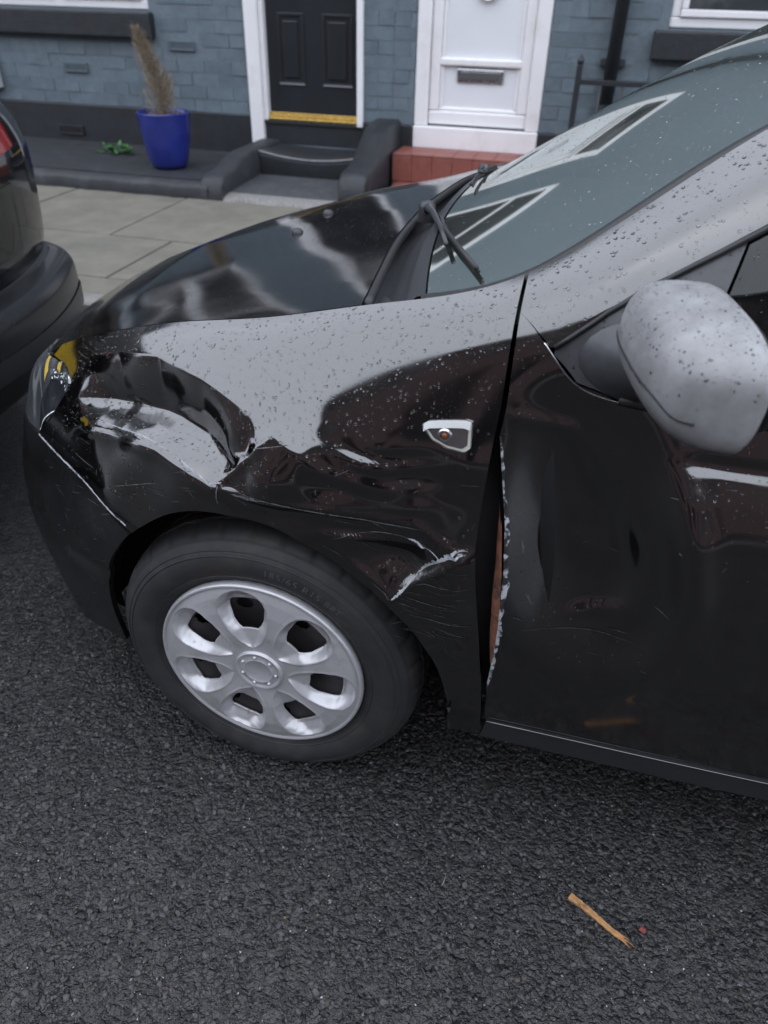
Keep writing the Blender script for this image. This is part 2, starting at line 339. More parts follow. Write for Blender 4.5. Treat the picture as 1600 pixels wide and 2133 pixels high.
def wall_mesh(name, parent, mat, x0, x1, z0, z1, holes, y=WY-.0015, depth=.25, ny=-1):
    """wall sheet with rectangular openings and their reveals"""
    xs = sorted({x0, x1, *[h[0] for h in holes], *[h[2] for h in holes]}); zs = sorted({z0, z1, *[h[1] for h in holes], *[h[3] for h in holes]})
    b = MB()
    for i in range(len(xs)-1):
        for j in range(len(zs)-1):
            cx, cz = (xs[i]+xs[i+1])/2, (zs[j]+zs[j+1])/2
            if any(h[0] < cx < h[2] and h[1] < cz < h[3] for h in holes): continue
            b.add([(xs[i],y,zs[j]),(xs[i+1],y,zs[j]),(xs[i+1],y,zs[j+1]),(xs[i],y,zs[j+1])], [(0,1,2,3)])
    yb = y-ny*depth
    for h in holes:
        b.add([(h[0],y,h[1]),(h[2],y,h[1]),(h[2],y,h[3]),(h[0],y,h[3]),(h[0],yb,h[1]),(h[2],yb,h[1]),(h[2],yb,h[3]),(h[0],yb,h[3])],
              [(0,4,5,1),(1,5,6,2),(2,6,7,3),(3,7,4,0)])
    b.add([(x0,yb,z0),(x1,yb,z0),(x1,yb,z1),(x0,yb,z1)], [(3,2,1,0)])
    return b.build(name, mat, parent)
def window(parent, x0, x1, z0, z1, y, dark=True, mid=True, transom=.72, ny=-1, fm=None):
    """white framed window: frame bars, glass, curtain; recessed at y"""
    w = MB(); fr = .06; d = -.035*(-ny)
    ya, yb = sorted((y, y+.06*(-ny)))
    w.box((x0,ya,z0),(x1,yb,z0+fr)); w.box((x0,ya,z1-fr),(x1,yb,z1)); w.box((x0,ya,z0+fr),(x0+fr,yb,z1-fr)); w.box((x1-fr,ya,z0+fr),(x1,yb,z1-fr))
    if mid: xm = (x0+x1)/2; w.box((xm-.035,ya,z0+fr),(xm+.035,yb,z1-fr))
    f = w.build('window', fm or M_UPVC, parent, bevel=.008)
    zt = z0+(z1-z0)*transom
    sash = MB()
    xs = [x0+fr, (x0+x1)/2-.035, (x0+x1)/2+.035, x1-fr] if mid else [x0+fr, x1-fr]
    for i in range(0, len(xs)-1, 2):
        a, b = xs[i], xs[i+1]; y2, y3 = sorted((y+.02*(-ny)*-1+.0, y+.05*(-ny)))
        for (p, q) in (((a,z0+fr),(b,z0+fr+.045)), ((a,z1-fr-.045),(b,z1-fr)), ((a,zt-.03),(b,zt+.03)), ((a,z0+fr+.045),(a+.045,z1-fr-.045)), ((b-.045,z0+fr+.045),(b,z1-fr-.045))):
            sash.box((p[0]+.001,y2,p[1]+.001),(q[0]-.001,y3,q[1]-.001))
    sash.build('sash', fm or M_UPVC, f, bevel=.006)
    ym = y+.03*(-ny)
    MB().add([(x0+fr,ym,z0+fr),(x1-fr,ym,z0+fr),(x1-fr,ym,z1-fr),(x0+fr,ym,z1-fr)], [(0,1,2,3)]).build('pane', M_WINGLASS, f)
    return f
def sill(parent, x0, x1, z0, z1, mat, y0=WY-.085, y1=WY+.08):
    return MB().box((x0,y0,z0),(x1,y1,z1)).build('window_sill', mat, parent, bevel=.014, seg=3)
def vent(parent, x0, z0, x1, z1, mat):
    v = MB().box((x0,WY-.016,z0),(x1,WY+.02,z0+.012)).box((x0,WY-.016,z1-.012),(x1,WY+.02,z1)).box((x0,WY-.016,z0+.012),(x0+.012,WY+.02,z1-.012)).box((x1-.012,WY-.016,z0+.012),(x1,WY+.02,z1-.012))
    o = v.build('air_vent', mat, parent, bevel=.003)
    MB().box((x0+.012,WY+.004,z0+.012),(x1-.012,WY+.02,z1-.012)).build('void', M_VOID, o)
    n = 3
    for i in range(n):
        z = z0+.012+(z1-z0-.024)*(i+.5)/n
        MB().box((x0+.012,WY-.013,z-.005),(x1-.012,WY+.002,z+.005)).build('louvre', mat, o)
    return o
XA0, XM, XB1 = -5.35, -1.14, 3.05           # party walls
DA = (-2.30, .30, -1.385, 2.62)             # black door opening (with fanlight)
DB = (-.975, .335, -.005, 2.62)             # white door opening
WA = (-4.75, 1.185, -3.135, 2.72)           # ground floor window openings
WB = (.775, 1.185, 2.40, 2.72)
UPA = [(-4.65, 3.75, -3.25, 5.15)]
UPB = [(.85, 3.75, 2.3, 5.15)]
PZ = .50                                    # top of the black plinth
def house(x0, x1, door, win, ups, label, loc, name='terraced_house'):
    h = empty(name, loc, label, 'house', 'terraced houses along the far pavement')
    inv = Vector(loc)
    w = wall_mesh('wall', h, M_MORTARP, x0, x1, .05, HTOP, [door, win]+ups)
    return h, w
hA = empty('terraced_house', (0,0,0), 'blue-grey painted terraced house with black front door and brass threshold', 'house')
wA = wall_mesh('wall', hA, M_MORTARP, XA0, XM, .05, HTOP, [DA, WA]+UPA)
hB = empty('terraced_house', (0,0,0), 'blue-grey painted terraced house with white front door and red tiled step', 'house')
wB = wall_mesh('wall', hB, M_MORTARP, XM, XB1, .05, HTOP, [DB, WB]+UPB)
VENTS_A = [(-2.995,.925,-2.77,.992), (-3.99,.738,-3.768,.806)]
bricks(wA, -4.95, DA[0]-.002, PZ, PZ+10*GA, [(v[0]-.005,v[1]-.005,v[2]+.005,v[3]+.005) for v in VENTS_A]+[(WA[0]-.06,.985,WA[2]+.05,1.2),(WA[0],1.18,WA[2],3)])
bricks(wA, DA[2]+.002, XM, PZ, PZ+10*GA, [])
bricks(wB, XM, DB[0]-.002, PZ, PZ+10*GA, [])
bricks(wB, DB[2]+.002, 1.75, PZ, PZ+10*GA, [(WB[0]-.09,1.0,WB[2]+.09,1.2),(WB[0],1.18,WB[2],3)])
for v in VENTS_A: vent(hA, *v, M_VENT).location.y = -.006
# smooth upper walls carry on as rendered brick coursing beyond the picture (material only)
for h, x0, x1, vx in ((hA, XA0, DA[0], [(-4.14,.262,-3.905,.335)]), (hA, DA[2], XM, []), (hB, XM, DB[0], []), (hB, DB[2], XB1, [])):
    pl = MB().box((x0+.001,WY-.028,.06),(x1-.001,WY+.004,PZ)).build('plinth', M_PLINTH, h, bevel=.008)
    for q in vx:
        o = vent(h, *q, M_PLINTH); o.location.y = -.028
for (h, w, sx0, sx1) in ((hA, WA, WA[0]-.06, WA[2]+.035), (hB, WB, WB[0]-.085, WB[2]+.06)):
    sill(h, sx0, sx1, 1.0, 1.175, M_PLINTH)
    window(h, w[0], w[2], 1.19, w[3], WY+.02)
    MB().box((w[0]-.1,WY-.02,w[3]),(w[2]+.1,WY+.1,w[3]+.2)).build('lintel', M_PLINTH, h, bevel=.006)
for h, ups in ((hA, UPA), (hB, UPB)):
    for u in ups:
        window(h, u[0], u[2], u[1]+.005, u[3], WY+.03, mid=u[2]-u[0] > 1)
        sill(h, u[0]-.05, u[2]+.05, u[1]-.14, u[1], M_PLINTH)
        MB().box((u[0]-.1,WY-.02,u[3]),(u[2]+.1,WY+.1,u[3]+.2)).build('lintel', M_PLINTH, h, bevel=.006)
for h, x0, x1 in ((hA, XA0, XM), (hB, XM, XB1)):
    MB().prism([(WY-.35,HTOP-.05),(WY+4.2,HTOP+2.6),(WY+8.2,HTOP),(WY+8.2,HTOP-.1),(WY-.35,HTOP-.12)], 'x', x0, x1-.004).build('roof', M_ROOF, h)
    MB().box((x0,WY-.43,HTOP-.06),(x1-.004,WY-.35,HTOP+.04)).build('gutter', M_UPVC, h)
# --- black door
fr = MB(); y0, y1 = WY-.035, WY+.09
fr.box((-2.325,y0,.27),(-2.215,y1,2.62)); fr.box((-1.425,y0,.46),(-1.375,y1,2.62)); fr.box((-2.215,y0,2.5),(-1.425,y1,2.62)); fr.box((-2.215,y0+.01,2.05),(-1.425,y1-.005,2.12))
fr.build('door_frame', M_UPVC, hA, bevel=.008)
MB().box((-2.214,y0+.03,.47),(-2.180,y1,2.05)).build('frame_stop', M_UPVC, hA, bevel=.006)
dr = MB().box((-2.179,WY+.05,.525),(-1.426,WY+.09,2.048)).build('door', M_BLACKDOOR, hA, bevel=.004)
for (a, b, c, d) in ((-2.085,.722,-1.868,1.20),(-1.722,.722,-1.478,1.20),(-2.085,1.31,-1.868,1.9),(-1.722,1.31,-1.478,1.9)):
    p = MB()
    t = .022
    for (q0, q1) in (((a,b),(c,b+t)),((a,d-t),(c,d)),((a,b+t),(a+t,d-t)),((c-t,b+t),(c,d-t))):
        p.box((q0[0],WY+.041,q0[1]),(q1[0],WY+.051,q1[1]))
    p.build('panel_moulding', M_BLACKDOOR, dr, bevel=.004)
    MB().box((a+.05,WY+.038,b+.05),(c-.05,WY+.051,d-.05)).build('raised_panel', M_BLACKDOOR, dr, bevel=.010)
    MB().box((a+.003,WY+.0385,b+.004),(c-.003,WY+.0408,b+.014)).build('edge_glint', pmat('edge_glint', (.24,.25,.27), .35) if 'edge_glint' not in MATS else MATS['edge_glint'], dr)  # pale strip paints the glint along the foot of each panel
th = MB()
th.box((-2.178,WY-.01,.475),(-1.428,WY+.05,.494)); th.box((-2.178,WY+.008,.494),(-1.428,WY+.05,.512)); th.box((-2.178,WY+.024,.512),(-1.428,WY+.05,.528))
th.build('brass_threshold', M_BRASS, hA, bevel=.004)
MB().box((-2.21,WY+.0,.30),(-1.386,WY+.09,.474)).build('door_step_board', M_PLINTH, hA, bevel=.006)
MB().box((-2.213,WY-.012,.448),(-1.388,WY-.001,.470)).build('weather_bar', M_IRON, hA, bevel=.003)
MB().box((-2.215,y0+.03,2.12),(-1.425,y0+.04,2.5)).build('fanlight_pane', M_WINGLASS, hA)
# --- white door
fx0, fx1 = -.972, -.008
fr = MB(); y0, y1 = WY+.0, WY+.1
fr.box((fx0,y0,.50),(fx0+.105,y1,2.62)); fr.box((fx1-.105,y0,.50),(fx1,y1,2.62)); fr.box((fx0+.105,y0,2.5),(fx1-.105,y1,2.62)); fr.box((fx0+.105,y0,2.05),(fx1-.105,y1,2.12))
fr.build('door_frame', M_UPVC, hB, bevel=.012, seg=3)
MB().box((fx0,y0-.02,.345),(fx1,y1,.499)).build('door_cill', M_UPVC, hB, bevel=.008)
dr = MB(); dx0, dx1 = fx0+.108, fx1-.108
dr.box((dx0,WY+.03,.512),(dx1,WY+.09,.605)); dr.box((dx0,WY+.03,.605),(dx0+.075,WY+.09,2.047)); dr.box((dx1-.075,WY+.03,.605),(dx1,WY+.09,2.047)); dr.box((dx0+.075,WY+.03,1.95),(dx1-.075,WY+.09,2.047))
dr = dr.build('door', M_UPVC, hB, bevel=.012, seg=3)
MB().box((dx0+.06,WY+.062,.60),(dx1-.06,WY+.085,1.96)).build('door_panel', M_UPVC2, dr)
MB().box((dx0+.07,WY+.03,.905),(dx1-.07,WY+.07,.955)).build('mid_rail', M_UPVC, dr, bevel=.012, seg=3)
bd = MB()
for (q0, q1) in (((dx0+.0755,.6055),(dx1-.0755,.63)),((dx0+.0755,1.925),(dx1-.0755,1.9495))): bd.box((q0[0],WY+.045,q0[1]),(q1[0],WY+.07,q1[1]))
for xx in (dx0+.0755, dx1-.0995): bd.box((xx,WY+.045,.631),(xx+.024,WY+.07,1.924))
bd.build('glazing_bead', M_UPVC, dr, bevel=.009)
lb = MB().box((-.662,WY+.045,.800),(-.312,WY+.064,.888)).build('letterbox', M_CHROME, dr, bevel=.006)
MB().box((-.640,WY+.038,.818),(-.334,WY+.046,.872)).build('flap', M_DARKSTEEL, lb, bevel=.006)
kn = MB().lathe([(.0,1),(.06,1),(.075,.995),(.078,.985)], (0,0,0), 'y', 24)
rg = MB()
for k in range(25):
    a0 = 2*math.pi*k/24
ringpts = [(-.475+.075*math.cos(a), WY+.04, 1.385+.075*math.sin(a)) for a in np.linspace(0, 2*math.pi, 25)]
rg.tube(ringpts, .010, 8, cap=False).build('knocker_ring', M_CHROME, dr, smooth=True)
MB().box((fx0+.105,y0+.03,2.12),(fx1-.105,y0+.04,2.5)).build('fanlight_pane', M_WINGLASS, hB)
# --- downpipe, railing, meter box, neighbours
dp = empty('downpipe', (.45,WY-.07,.1), 'dark painted downpipe on the wall right of the white door', 'downpipe')
MB().tube([(0,0,0),(0,0,.55)], .042, 14).build('lower_pipe', M_PIPE, dp, smooth=True)
MB().tube([(0,0,.54),(0,0,.62)], .056, 14).build('collar', M_PIPE, dp, auto=40)
MB().tube([(0,0,.61),(-.0,0,6.0)], .046, 14).build('pipe', M_PIPE, dp, smooth=True)
for z in (.85, 2.2, 3.8): MB().box((-.085,.02,z),(.085,.065,z+.05)).build('bracket', M_PIPE, dp, bevel=.004)
rl = empty('railing', (.24,5.1,.1), 'low black iron railing in front of the wall beside the downpipe', 'railing')
MB().box((-.02,-.02,0),(.02,.02,.875)).build('post', M_IRON, rl, bevel=.004)
MB().tube([(0,0,.87),(.0,0,.90),(0,0,.93)], [.02,.026,.004], 10).build('finial', M_IRON, rl, smooth=True)
MB().box((.02,-.008,.755),(2.3,.008,.787)).build('top_rail', M_IRON, rl, bevel=.003)
MB().box((.02,-.008,.08),(2.3,.008,.11)).build('bottom_rail', M_IRON, rl, bevel=.003)
MB().box((.0,.0,.84),(.012,.26,.86)).build('wall_tie', M_IRON, rl)
for i in range(15): MB().tube([(.155+i*.15,0,.11),(.155+i*.15,0,.755)], .009, 8).build('bar', M_IRON, rl, smooth=True)
mb = empty('meter_box', (-4.74,WY-.075,.56), 'pale grey meter box on the blue-grey wall at the left picture edge', 'box')
MB().box((-.16,0,.03),(.115,.06,.26)).build('cabinet', pmat('meter_box_grey', (.42,.44,.46), .5, var=(8,.1)), mb, bevel=.01)
MB().box((-.15,-.006,.04),(.105,-.0005,.25)).build('lid', MATS['meter_box_grey'], mb, bevel=.003)
MB().tube([(.03,.03,.03),(.04,.03,-.05),(.0,.03,-.12)], .008, 8).build('cable', M_IRON, mb, smooth=True)
def plain_house(x0, x1, y, ny, mat, label, gr, H=HTOP, door=True):
    h = empty('terraced_house', (0,0,0), label, 'house', gr)
    W = x1-x0; hs_ = [(x0+.6,1.1,x0+2.1,2.6),(x1-1.4,.2,x1-.5,2.6),(x0+.6,3.7,x0+2.1,5.1),(x1-1.6,3.7,x1-.6,5.1)]
    w = wall_mesh('wall', h, mat, x0, x1, .05, H, hs_, y=y, ny=ny)
    for k, q in enumerate(hs_):
        if k == 1:
            a, b = sorted((y-ny*.08, y-ny*.14)); MB().box((q[0],a,q[1]),(q[2],b,2.1)).build('door', M_BLACKDOOR if x0 % 2 > 1 else M_BROWNW, h); MB().box((q[0],a,2.1),(q[2],b,q[3])).build('fanlight', M_BROWNW, h)
        else: window(h, *[q[i] for i in (0,2,1,3)], y-ny*.03, ny=ny, fm=M_BROWNW if ny > 0 else None)
        a, b = sorted((y+ny*.05, y-ny*.05)); MB().box((q[0]-.1,a,q[3]),(q[2]+.1,b,q[3]+.2)).build('lintel', M_STONE if ny < 0 else M_BRICKOPP, h)
        if k != 1: MB().box((q[0]-.08,a,q[1]-.14),(q[2]+.08,b,q[1])).build('window_sill', M_STONE if ny < 0 else M_BRICKOPP, h)
    s = -ny
    MB().prism([(y-s*.35,H-.05),(y+s*4.2,H+2.6),(y+s*8.2,H),(y+s*8.2,H-.1),(y-s*.35,H-.12)], 'x', x0, x1-.004).build('roof', M_ROOF, h)
    return h
plain_house(-13.9, -9.604, WY, -1, M_MORTARP, 'painted terraced house at the far left end of the row', 'terraced houses along the far pavement')
plain_house(-9.6, XA0-.004, WY, -1, M_MORTARP, 'painted terraced house two doors left of the white door', 'terraced houses along the far pavement')
plain_house(XB1+.004, 7.3, WY, -1, M_MORTARP, 'painted terraced house to the right of the downpipe house', 'terraced houses along the far pavement')
for i, wh in enumerate(('leftmost','second from the left','third from the left','fourth from the left','fifth from the left','sixth from the left','fourth from the right','third from the right','second from the right','rightmost')):
    x = -29.8+i*4.3
    plain_house(x, x+4.294, -8.3, 1, M_BRICKOPP, 'brown brick terraced house across the road mirrored in the paint, '+wh, 'brick houses across the road', H=5.5)
# --- raised forecourt and steps in front of the doors
lg = empty('forecourt_ledge', (-3.6,4.8,.1), 'dark grey painted raised ledge along the wall under the blue pot', 'ledge')
def rel(b, o): b.V = [(x-o.location.x, y-o.location.y, z-o.location.z) for x, y, z in b.V]; return b
b = MB()
P = []
for i in range(60):
    x = -5.3+i*(3.1)/59; jj = .006*math.sin(i*.9)+.004*math.sin(i*2.3)
    P.append([(x,4.235+jj,.09),(x,4.228+jj,.165+jj*.5),(x,4.25+jj,.195+jj*.4),(x,4.36,.20),(x,4.8,.205),(x,5.39,.215)])
b.grid(np.array(P)[:, ::-1]); rel(b, lg).build('slab', M_LEDGE, lg, smooth=True)
rel(MB().box((-5.3,4.345,.16),(-2.2,4.352,.2035)), lg).build('crack_line', M_VOID, lg)
bs = empty('door_steps', (-1.8,4.8,.1), 'worn dark grey steps with low side walls below the black door', 'steps')
# left cheek
def cheek(xc, w, prof, mat, name):
    b = MB(); P = []
    for (y, z) in prof: P.append([(xc-w/2,y,.09),(xc-w/2,y,z-.02),(xc-w/2+.02,y,z),(xc+w/2-.02,y,z),(xc+w/2,y,z-.02),(xc+w/2,y,.09)])
    P = np.array(P); b.grid(P); b.F.append((0,1,2,3,4,5)); k = len(b.V)-6; b.F.append((k+5,k+4,k+3,k+2,k+1,k))
    return rel(b, bs).build(name, mat, bs, auto=50)
cheek(-2.17, .17, [(4.24,.13),(4.25,.22),(4.30,.255),(4.5,.27),(4.65,.32),(4.78,.335),(5.0,.335),(5.39,.335)], M_LEDGE, 'side_wall')
cheek(-1.17, .2, [(4.40,.14),(4.41,.27),(4.47,.315),(4.62,.325),(4.78,.37),(4.95,.46),(5.1,.525),(5.2,.535),(5.39,.535)], M_PLINTH, 'side_wall')
P = []
for i in range(25):                         # upper tread with a sagging worn front edge
    x = -2.08+i*.81/24; u = i/24; sag = .055*math.sin(math.pi*min(1,u*.9+.04))**.8; ye = 4.93
    P.append([(x,5.40,.31-sag*.35),(x,5.2,.315-sag*.7),(x,ye+.03,.335-sag),(x,ye,.325-sag),(x,ye-.004,.30-sag),(x,ye+.02,.12)])
b = MB().grid(np.array(P)); rel(b, bs).build('upper_step', M_PLINTH, bs, smooth=True)
b = MB()
pe = [(p[3][0], p[3][1]-.001, p[3][2]+.006) for p in P]; b.tube(pe, .010, 6)
rel(b, bs).build('worn_step_highlight', pmat('worn_step_highlight', (.17,.175,.185), .45, var=(30,.2)), bs, smooth=True)  # pale colour paints the highlight line along the worn step edge
P = [[(x,4.95,.152),(x,4.6,.146),(x,4.36,.135)] for x in np.linspace(-2.085,-1.27,12)]
b = MB().grid(np.array(P)); rel(b, bs).build('lower_tread', M_TREAD, bs, smooth=True)
P = [[(x,4.362,.135),(x,4.30,.128+.004*math.sin(x*60)),(x,4.25+.012*math.sin(x*23),.118),(x,4.235+.014*math.sin(x*19),.09)] for x in np.linspace(-2.085,-1.0,50)]
b = MB().grid(np.array(P)); rel(b, bs).build('pebbled_edge', M_PEBBLE, bs, smooth=True)
ts = empty('tiled_step', (-.48,5.1,.1), 'red quarry tiled doorstep below the white door', 'step')
rel(MB().box((-1.045,5.06,.09),(.03,5.39,.338)), ts).build('bed', M_GROUT, ts)
rel(MB().box((-1.0,4.87,.09),(.03,5.055,.142)), ts).build('lower_bed', M_GROUT, ts)
tw = .151
for i in range(7):
    x0 = -1.045+i*.1535; x1 = min(x0+tw, .03)
    rel(MB().box((x0,5.046,.158),(x1,5.0585,.337)), ts).build('tile', M_TILE, ts, bevel=.003)
    rel(MB().box((x0,5.045,.339),(x1,5.195,.352)), ts).build('tile', M_TILE, ts, bevel=.004)
    rel(MB().box((x0,5.199,.339),(x1,5.37,.352)), ts).build('tile', M_TILE, ts, bevel=.004)
    rel(MB().box((x0+.04,4.86,.143),(min(x1+.04,.03),5.044,.156)), ts).build('tile', M_TILE, ts, bevel=.004)
    rel(MB().box((x0+.04,4.857,.1),(min(x1+.04,.03),4.869,.141)), ts).build('tile', M_TILE, ts, bevel=.003)
# --- blue pot with a dead conifer, weeds
pt = empty('plant_pot', (-2.72,4.68,.206), 'glossy dark blue round plant pot on the ledge below the window sill', 'pot')
ph = .375
prof = [(0,0),(.10,0),(.122,.006),(.138,.03),(.156,.10),(.172,.2),(.186,.3),(.193,ph-.012),(.196,ph),(.190,ph+.006),(.180,ph),(.176,ph-.02),(.168,.29),(0,.285)]
MB().lathe(prof, (0,0,0), 'z', 40).build('pot_body', M_POT, pt, auto=50)
MB().lathe([(0,.300),(.06,.306),(.12,.302),(.166,.294)], (0,0,0), 'z', 28).build('soil', M_SOIL, pt, smooth=True)
dc = empty('dead_conifer', (-2.72,4.68,.50), 'dry brown leaning conifer standing in the blue pot', 'plant')
b = MB(); b.tube([(0,0,0),(.01,0,.15),(-.03,.0,.32),(-.10,.0,.5),(-.135,0,.6)], [.012,.010,.008,.005,.002], 8)
rr_ = random.Random(3)
def axis_at(z): return Vector((np.interp(z,[0,.15,.32,.5,.62],[0,.01,-.03,-.10,-.145]), 0, z))
for i in range(260):
    z = rr_.uniform(.0,.58); a = rr_.uniform(0,6.28); L = np.interp(z,[0,.06,.2,.35,.5,.6],[.10,.115,.105,.085,.05,.03])*rr_.uniform(.6,1.35)
    p0 = axis_at(z); p1 = p0+Vector((math.cos(a)*L*.8, math.sin(a)*L*.8, L*rr_.uniform(.6,1.9))); b.tube([p0,(p0+p1)/2+Vector((0,0,-.01)),p1], [.003,.0022,.0008], 4, cap=False)
b.build('stem', M_DRYSTEM, dc, smooth=True)
b = MB()
for i in range(2600):
    z = rr_.uniform(-.01,.60)**1.0; a = rr_.uniform(0,6.28); w = np.interp(z,[0,.05,.2,.35,.5,.6],[.085,.115,.10,.075,.042,.015]); rad = w*math.sqrt(rr_.random())*(1+.25*math.sin(3*a+z*21))
    p = axis_at(max(z,0))+Vector((math.cos(a)*rad, math.sin(a)*rad, rr_.uniform(-.01,.01)))
    d = Vector((math.cos(a)*rr_.uniform(.1,.8)-.12, math.sin(a)*rr_.uniform(.1,.8), rr_.uniform(.5,1.3))).normalized(); s_ = d.cross(Vector((rr_.uniform(-1,1),rr_.uniform(-1,1),.3))).normalized()
    L = rr_.uniform(.018,.042); wd = rr_.uniform(.0012,.0026)
    b.add([p-s_*wd, p+s_*wd, p+d*L*.6+s_*wd*.8, p+d*L, p+d*L*.6-s_*wd*.8], [(0,1,2,3,4)])
b.build('dry_foliage', M_DRY, dc)
wd_ = empty('weed', (-3.36,4.98,.205), 'bright green weed growing on the ledge left of the blue pot', 'weed')
b = MB()
for i in range(60):
    a = rr_.uniform(0,6.28); rad = rr_.random()**.6*.13; p = Vector((math.cos(a)*rad*1.15, math.sin(a)*rad*.5, 0)); d = Vector((rr_.uniform(-1,1),rr_.uniform(-1,.6),rr_.uniform(.1,1.1))).normalized()
    s_ = d.cross(Vector((0,0,1))).normalized(); L = rr_.uniform(.03,.06); w = L*.32; n_ = s_.cross(d)
    h = Vector((0,0,rr_.uniform(.0,.075)*(1-rad*3)))
    q = p+h; b.add([p, q, q+d*L*.4+s_*w, q+d*L*.8+s_*w*.6-n_*.006, q+d*L-n_*.012, q+d*L*.8-s_*w*.6-n_*.006, q+d*L*.4-s_*w], [(1,2,3,4,5,6)])
b.build('leaves', M_WEED, wd_)
b = MB()
for i in range(14):
    a = rr_.uniform(0,6.28); p = Vector((math.cos(a)*.12, math.sin(a)*.05, .0)); b.tube([(0,0,0), p*.5+Vector((0,0,.04)), p+Vector((0,0,.05))], .002, 5, cap=False)
b.build('stems', M_WEED, wd_, smooth=True)
for (x, y, hgt) in ((.33,5.28,.2),):
    tw_ = empty('dry_weed', (x,y,.1), 'small dry weed at the foot of the railing post', 'weed')
    b = MB()
    for i in range(30):
        a = rr_.uniform(0,6.28); d = Vector((math.cos(a)*.5,math.sin(a)*.5,1)); L = rr_.uniform(.2,.5); b.tube([(0,0,0), d*L*.5+Vector((rr_.uniform(-.03,.03),0,0)), d*L], [.004,.003,.001], 4, cap=False)
    b.build('stalks', M_DRY, tw_)
# ---------------------------------------------------------------- damaged car
M_PAINT = pmat('black_car_paint', (.0009,.0006,.0007), .10, spec=.5, ior=2.2, rvar=(9,.04), bump=[(240,.03,.0006),(38,.05,.0006)])
M_PLASTIC = pmat('black_trim_plastic', (.028,.029,.032), .34, spec=.5, var=(60,.15), bump=[(900,.15,.0004)])
M_MIRROR = pmat('grey_textured_plastic', (.225,.226,.232), .33, spec=.6, var=(35,.22), tint=[(9,(.17,.171,.175),.5,.75)], bump=[(700,.2,.0005)])
M_TRIMG = pmat('dark_grey_trim_plastic', (.060,.062,.068), .36, var=(30,.2))
M_RUBBER = pmat('rubber_seal', (.016,.016,.017), .5, var=(40,.2))
M_TYRE = pmat('tyre_rubber', (.026,.026,.028), .55, var=(30,.25), tint=[(14,(.048,.045,.041),.5,.75),(90,(.07,.066,.06),.66,.76)], bump=[(220,.2,.001)])
M_TYRETXT = pmat('tyre_lettering', (.085,.085,.088), .5)
M_HUB = pmat('silver_hubcap_paint', (.49,.49,.51), .33, metal=.4, var=(14,.06), tint=[(16,(.34,.325,.31),.54,.8),(60,(.20,.17,.15),.64,.76)], rvar=(20,.06))
M_STEELW = pmat('dull_steel_wheel', (.055,.052,.055), .5, metal=.4, var=(20,.3))
M_BAREMETAL = pmat('scraped_pale_primer', (.46,.48,.51), .5, var=(90,.3), tint=[(70,(.03,.03,.033),.56,.62)])
M_EDGE = pmat('chipped_door_edge', (.40,.42,.45), .5, var=(90,.3), tint=[(46,(.02,.02,.022),.47,.53),(150,(.03,.03,.033),.56,.62)])
M_SCUFF = pmat('fine_grey_scuff', (.11,.112,.118), .5, var=(300,.5), tint=[(240,(.012,.011,.012),.50,.60)])
M_RUST = pmat('bare_rusty_edge', (.20,.075,.045), .75, var=(70,.5), tint=[(38,(.045,.03,.027),.50,.68),(120,(.30,.16,.10),.6,.75)], bump=[(120,.5,.002)])
M_INNER = pmat('inner_body_black', (.010,.010,.011), .6, var=(30,.3))
M_REFL = pmat('lamp_reflector', (.72,.74,.77), .32, metal=.8, bump=[(60,.4,.004)])
M_AMBER = pmat('amber_bulb', (.22,.06,.02), .25)
M_DASH = pmat('dark_dashboard', (.022,.025,.026), .7, var=(20,.15))
M_SEAT = pmat('dark_seat_cloth', (.028,.029,.032), .9, var=(60,.2))
M_WATER = pmat('water_drop', (1,1,1), .0, trans=1.0, ior=1.33)
def glass_mat(name, tint, ior=1.52, rough=.01, haze=.03, gain=1.5, gcol=(1,1,1), dcol=(.33,.37,.36)):
    m = bpy.data.materials.new(name); m.use_nodes = True; n = m.node_tree.nodes; l = m.node_tree.links; n.clear()
    out = n.new('ShaderNodeOutputMaterial'); fr = n.new('ShaderNodeFresnel'); fr.inputs['IOR'].default_value = ior
    tr = n.new('ShaderNodeBsdfTransparent'); tr.inputs[0].default_value = (*tint, 1); gl = n.new('ShaderNodeBsdfGlossy'); gl.inputs['Roughness'].default_value = rough; gl.inputs[0].default_value = (*gcol, 1)
    df = n.new('ShaderNodeBsdfDiffuse'); df.inputs[0].default_value = (*dcol, 1)
    geo = n.new('ShaderNodeNewGeometry'); no = n.new('ShaderNodeTexNoise'); no.inputs['Scale'].default_value = 7; no.inputs['Detail'].default_value = 6; l.new(geo.outputs['Position'], no.inputs['Vector'])
    mr = n.new('ShaderNodeMapRange'); mr.inputs[1].default_value = .3; mr.inputs[2].default_value = .8; mr.inputs[3].default_value = haze*.6; mr.inputs[4].default_value = haze*1.6; l.new(no.outputs[0], mr.inputs[0])
    m0 = n.new('ShaderNodeMixShader'); l.new(mr.outputs[0], m0.inputs[0]); l.new(tr.outputs[0], m0.inputs[1]); l.new(df.outputs[0], m0.inputs[2])
    m1 = n.new('ShaderNodeMixShader'); mu = n.new('ShaderNodeMath'); mu.operation = 'MULTIPLY'; mu.inputs[1].default_value = gain; mu.use_clamp = True; l.new(fr.outputs[0], mu.inputs[0])
    l.new(mu.outputs[0], m1.inputs[0]); l.new(m0.outputs[0], m1.inputs[1]); l.new(gl.outputs[0], m1.inputs[2]); l.new(m1.outputs[0], out.inputs[0])
    MATS[name] = m; return m
M_CLEAR = glass_mat('clear_lens', (.93,.95,.96), haze=.80, dcol=(.40,.44,.47), gain=.9)
M_CLEARI = glass_mat('clear_indicator_lens', (.96,.97,.97), haze=.02, gain=1.0)
M_WIND = glass_mat('windscreen_glass', (.36,.47,.44), haze=.13, rough=.05, gain=.80, gcol=(.92,.96,.92), dcol=(.30,.34,.31))  # diffuse haze lightens the glass in place of reflected sky
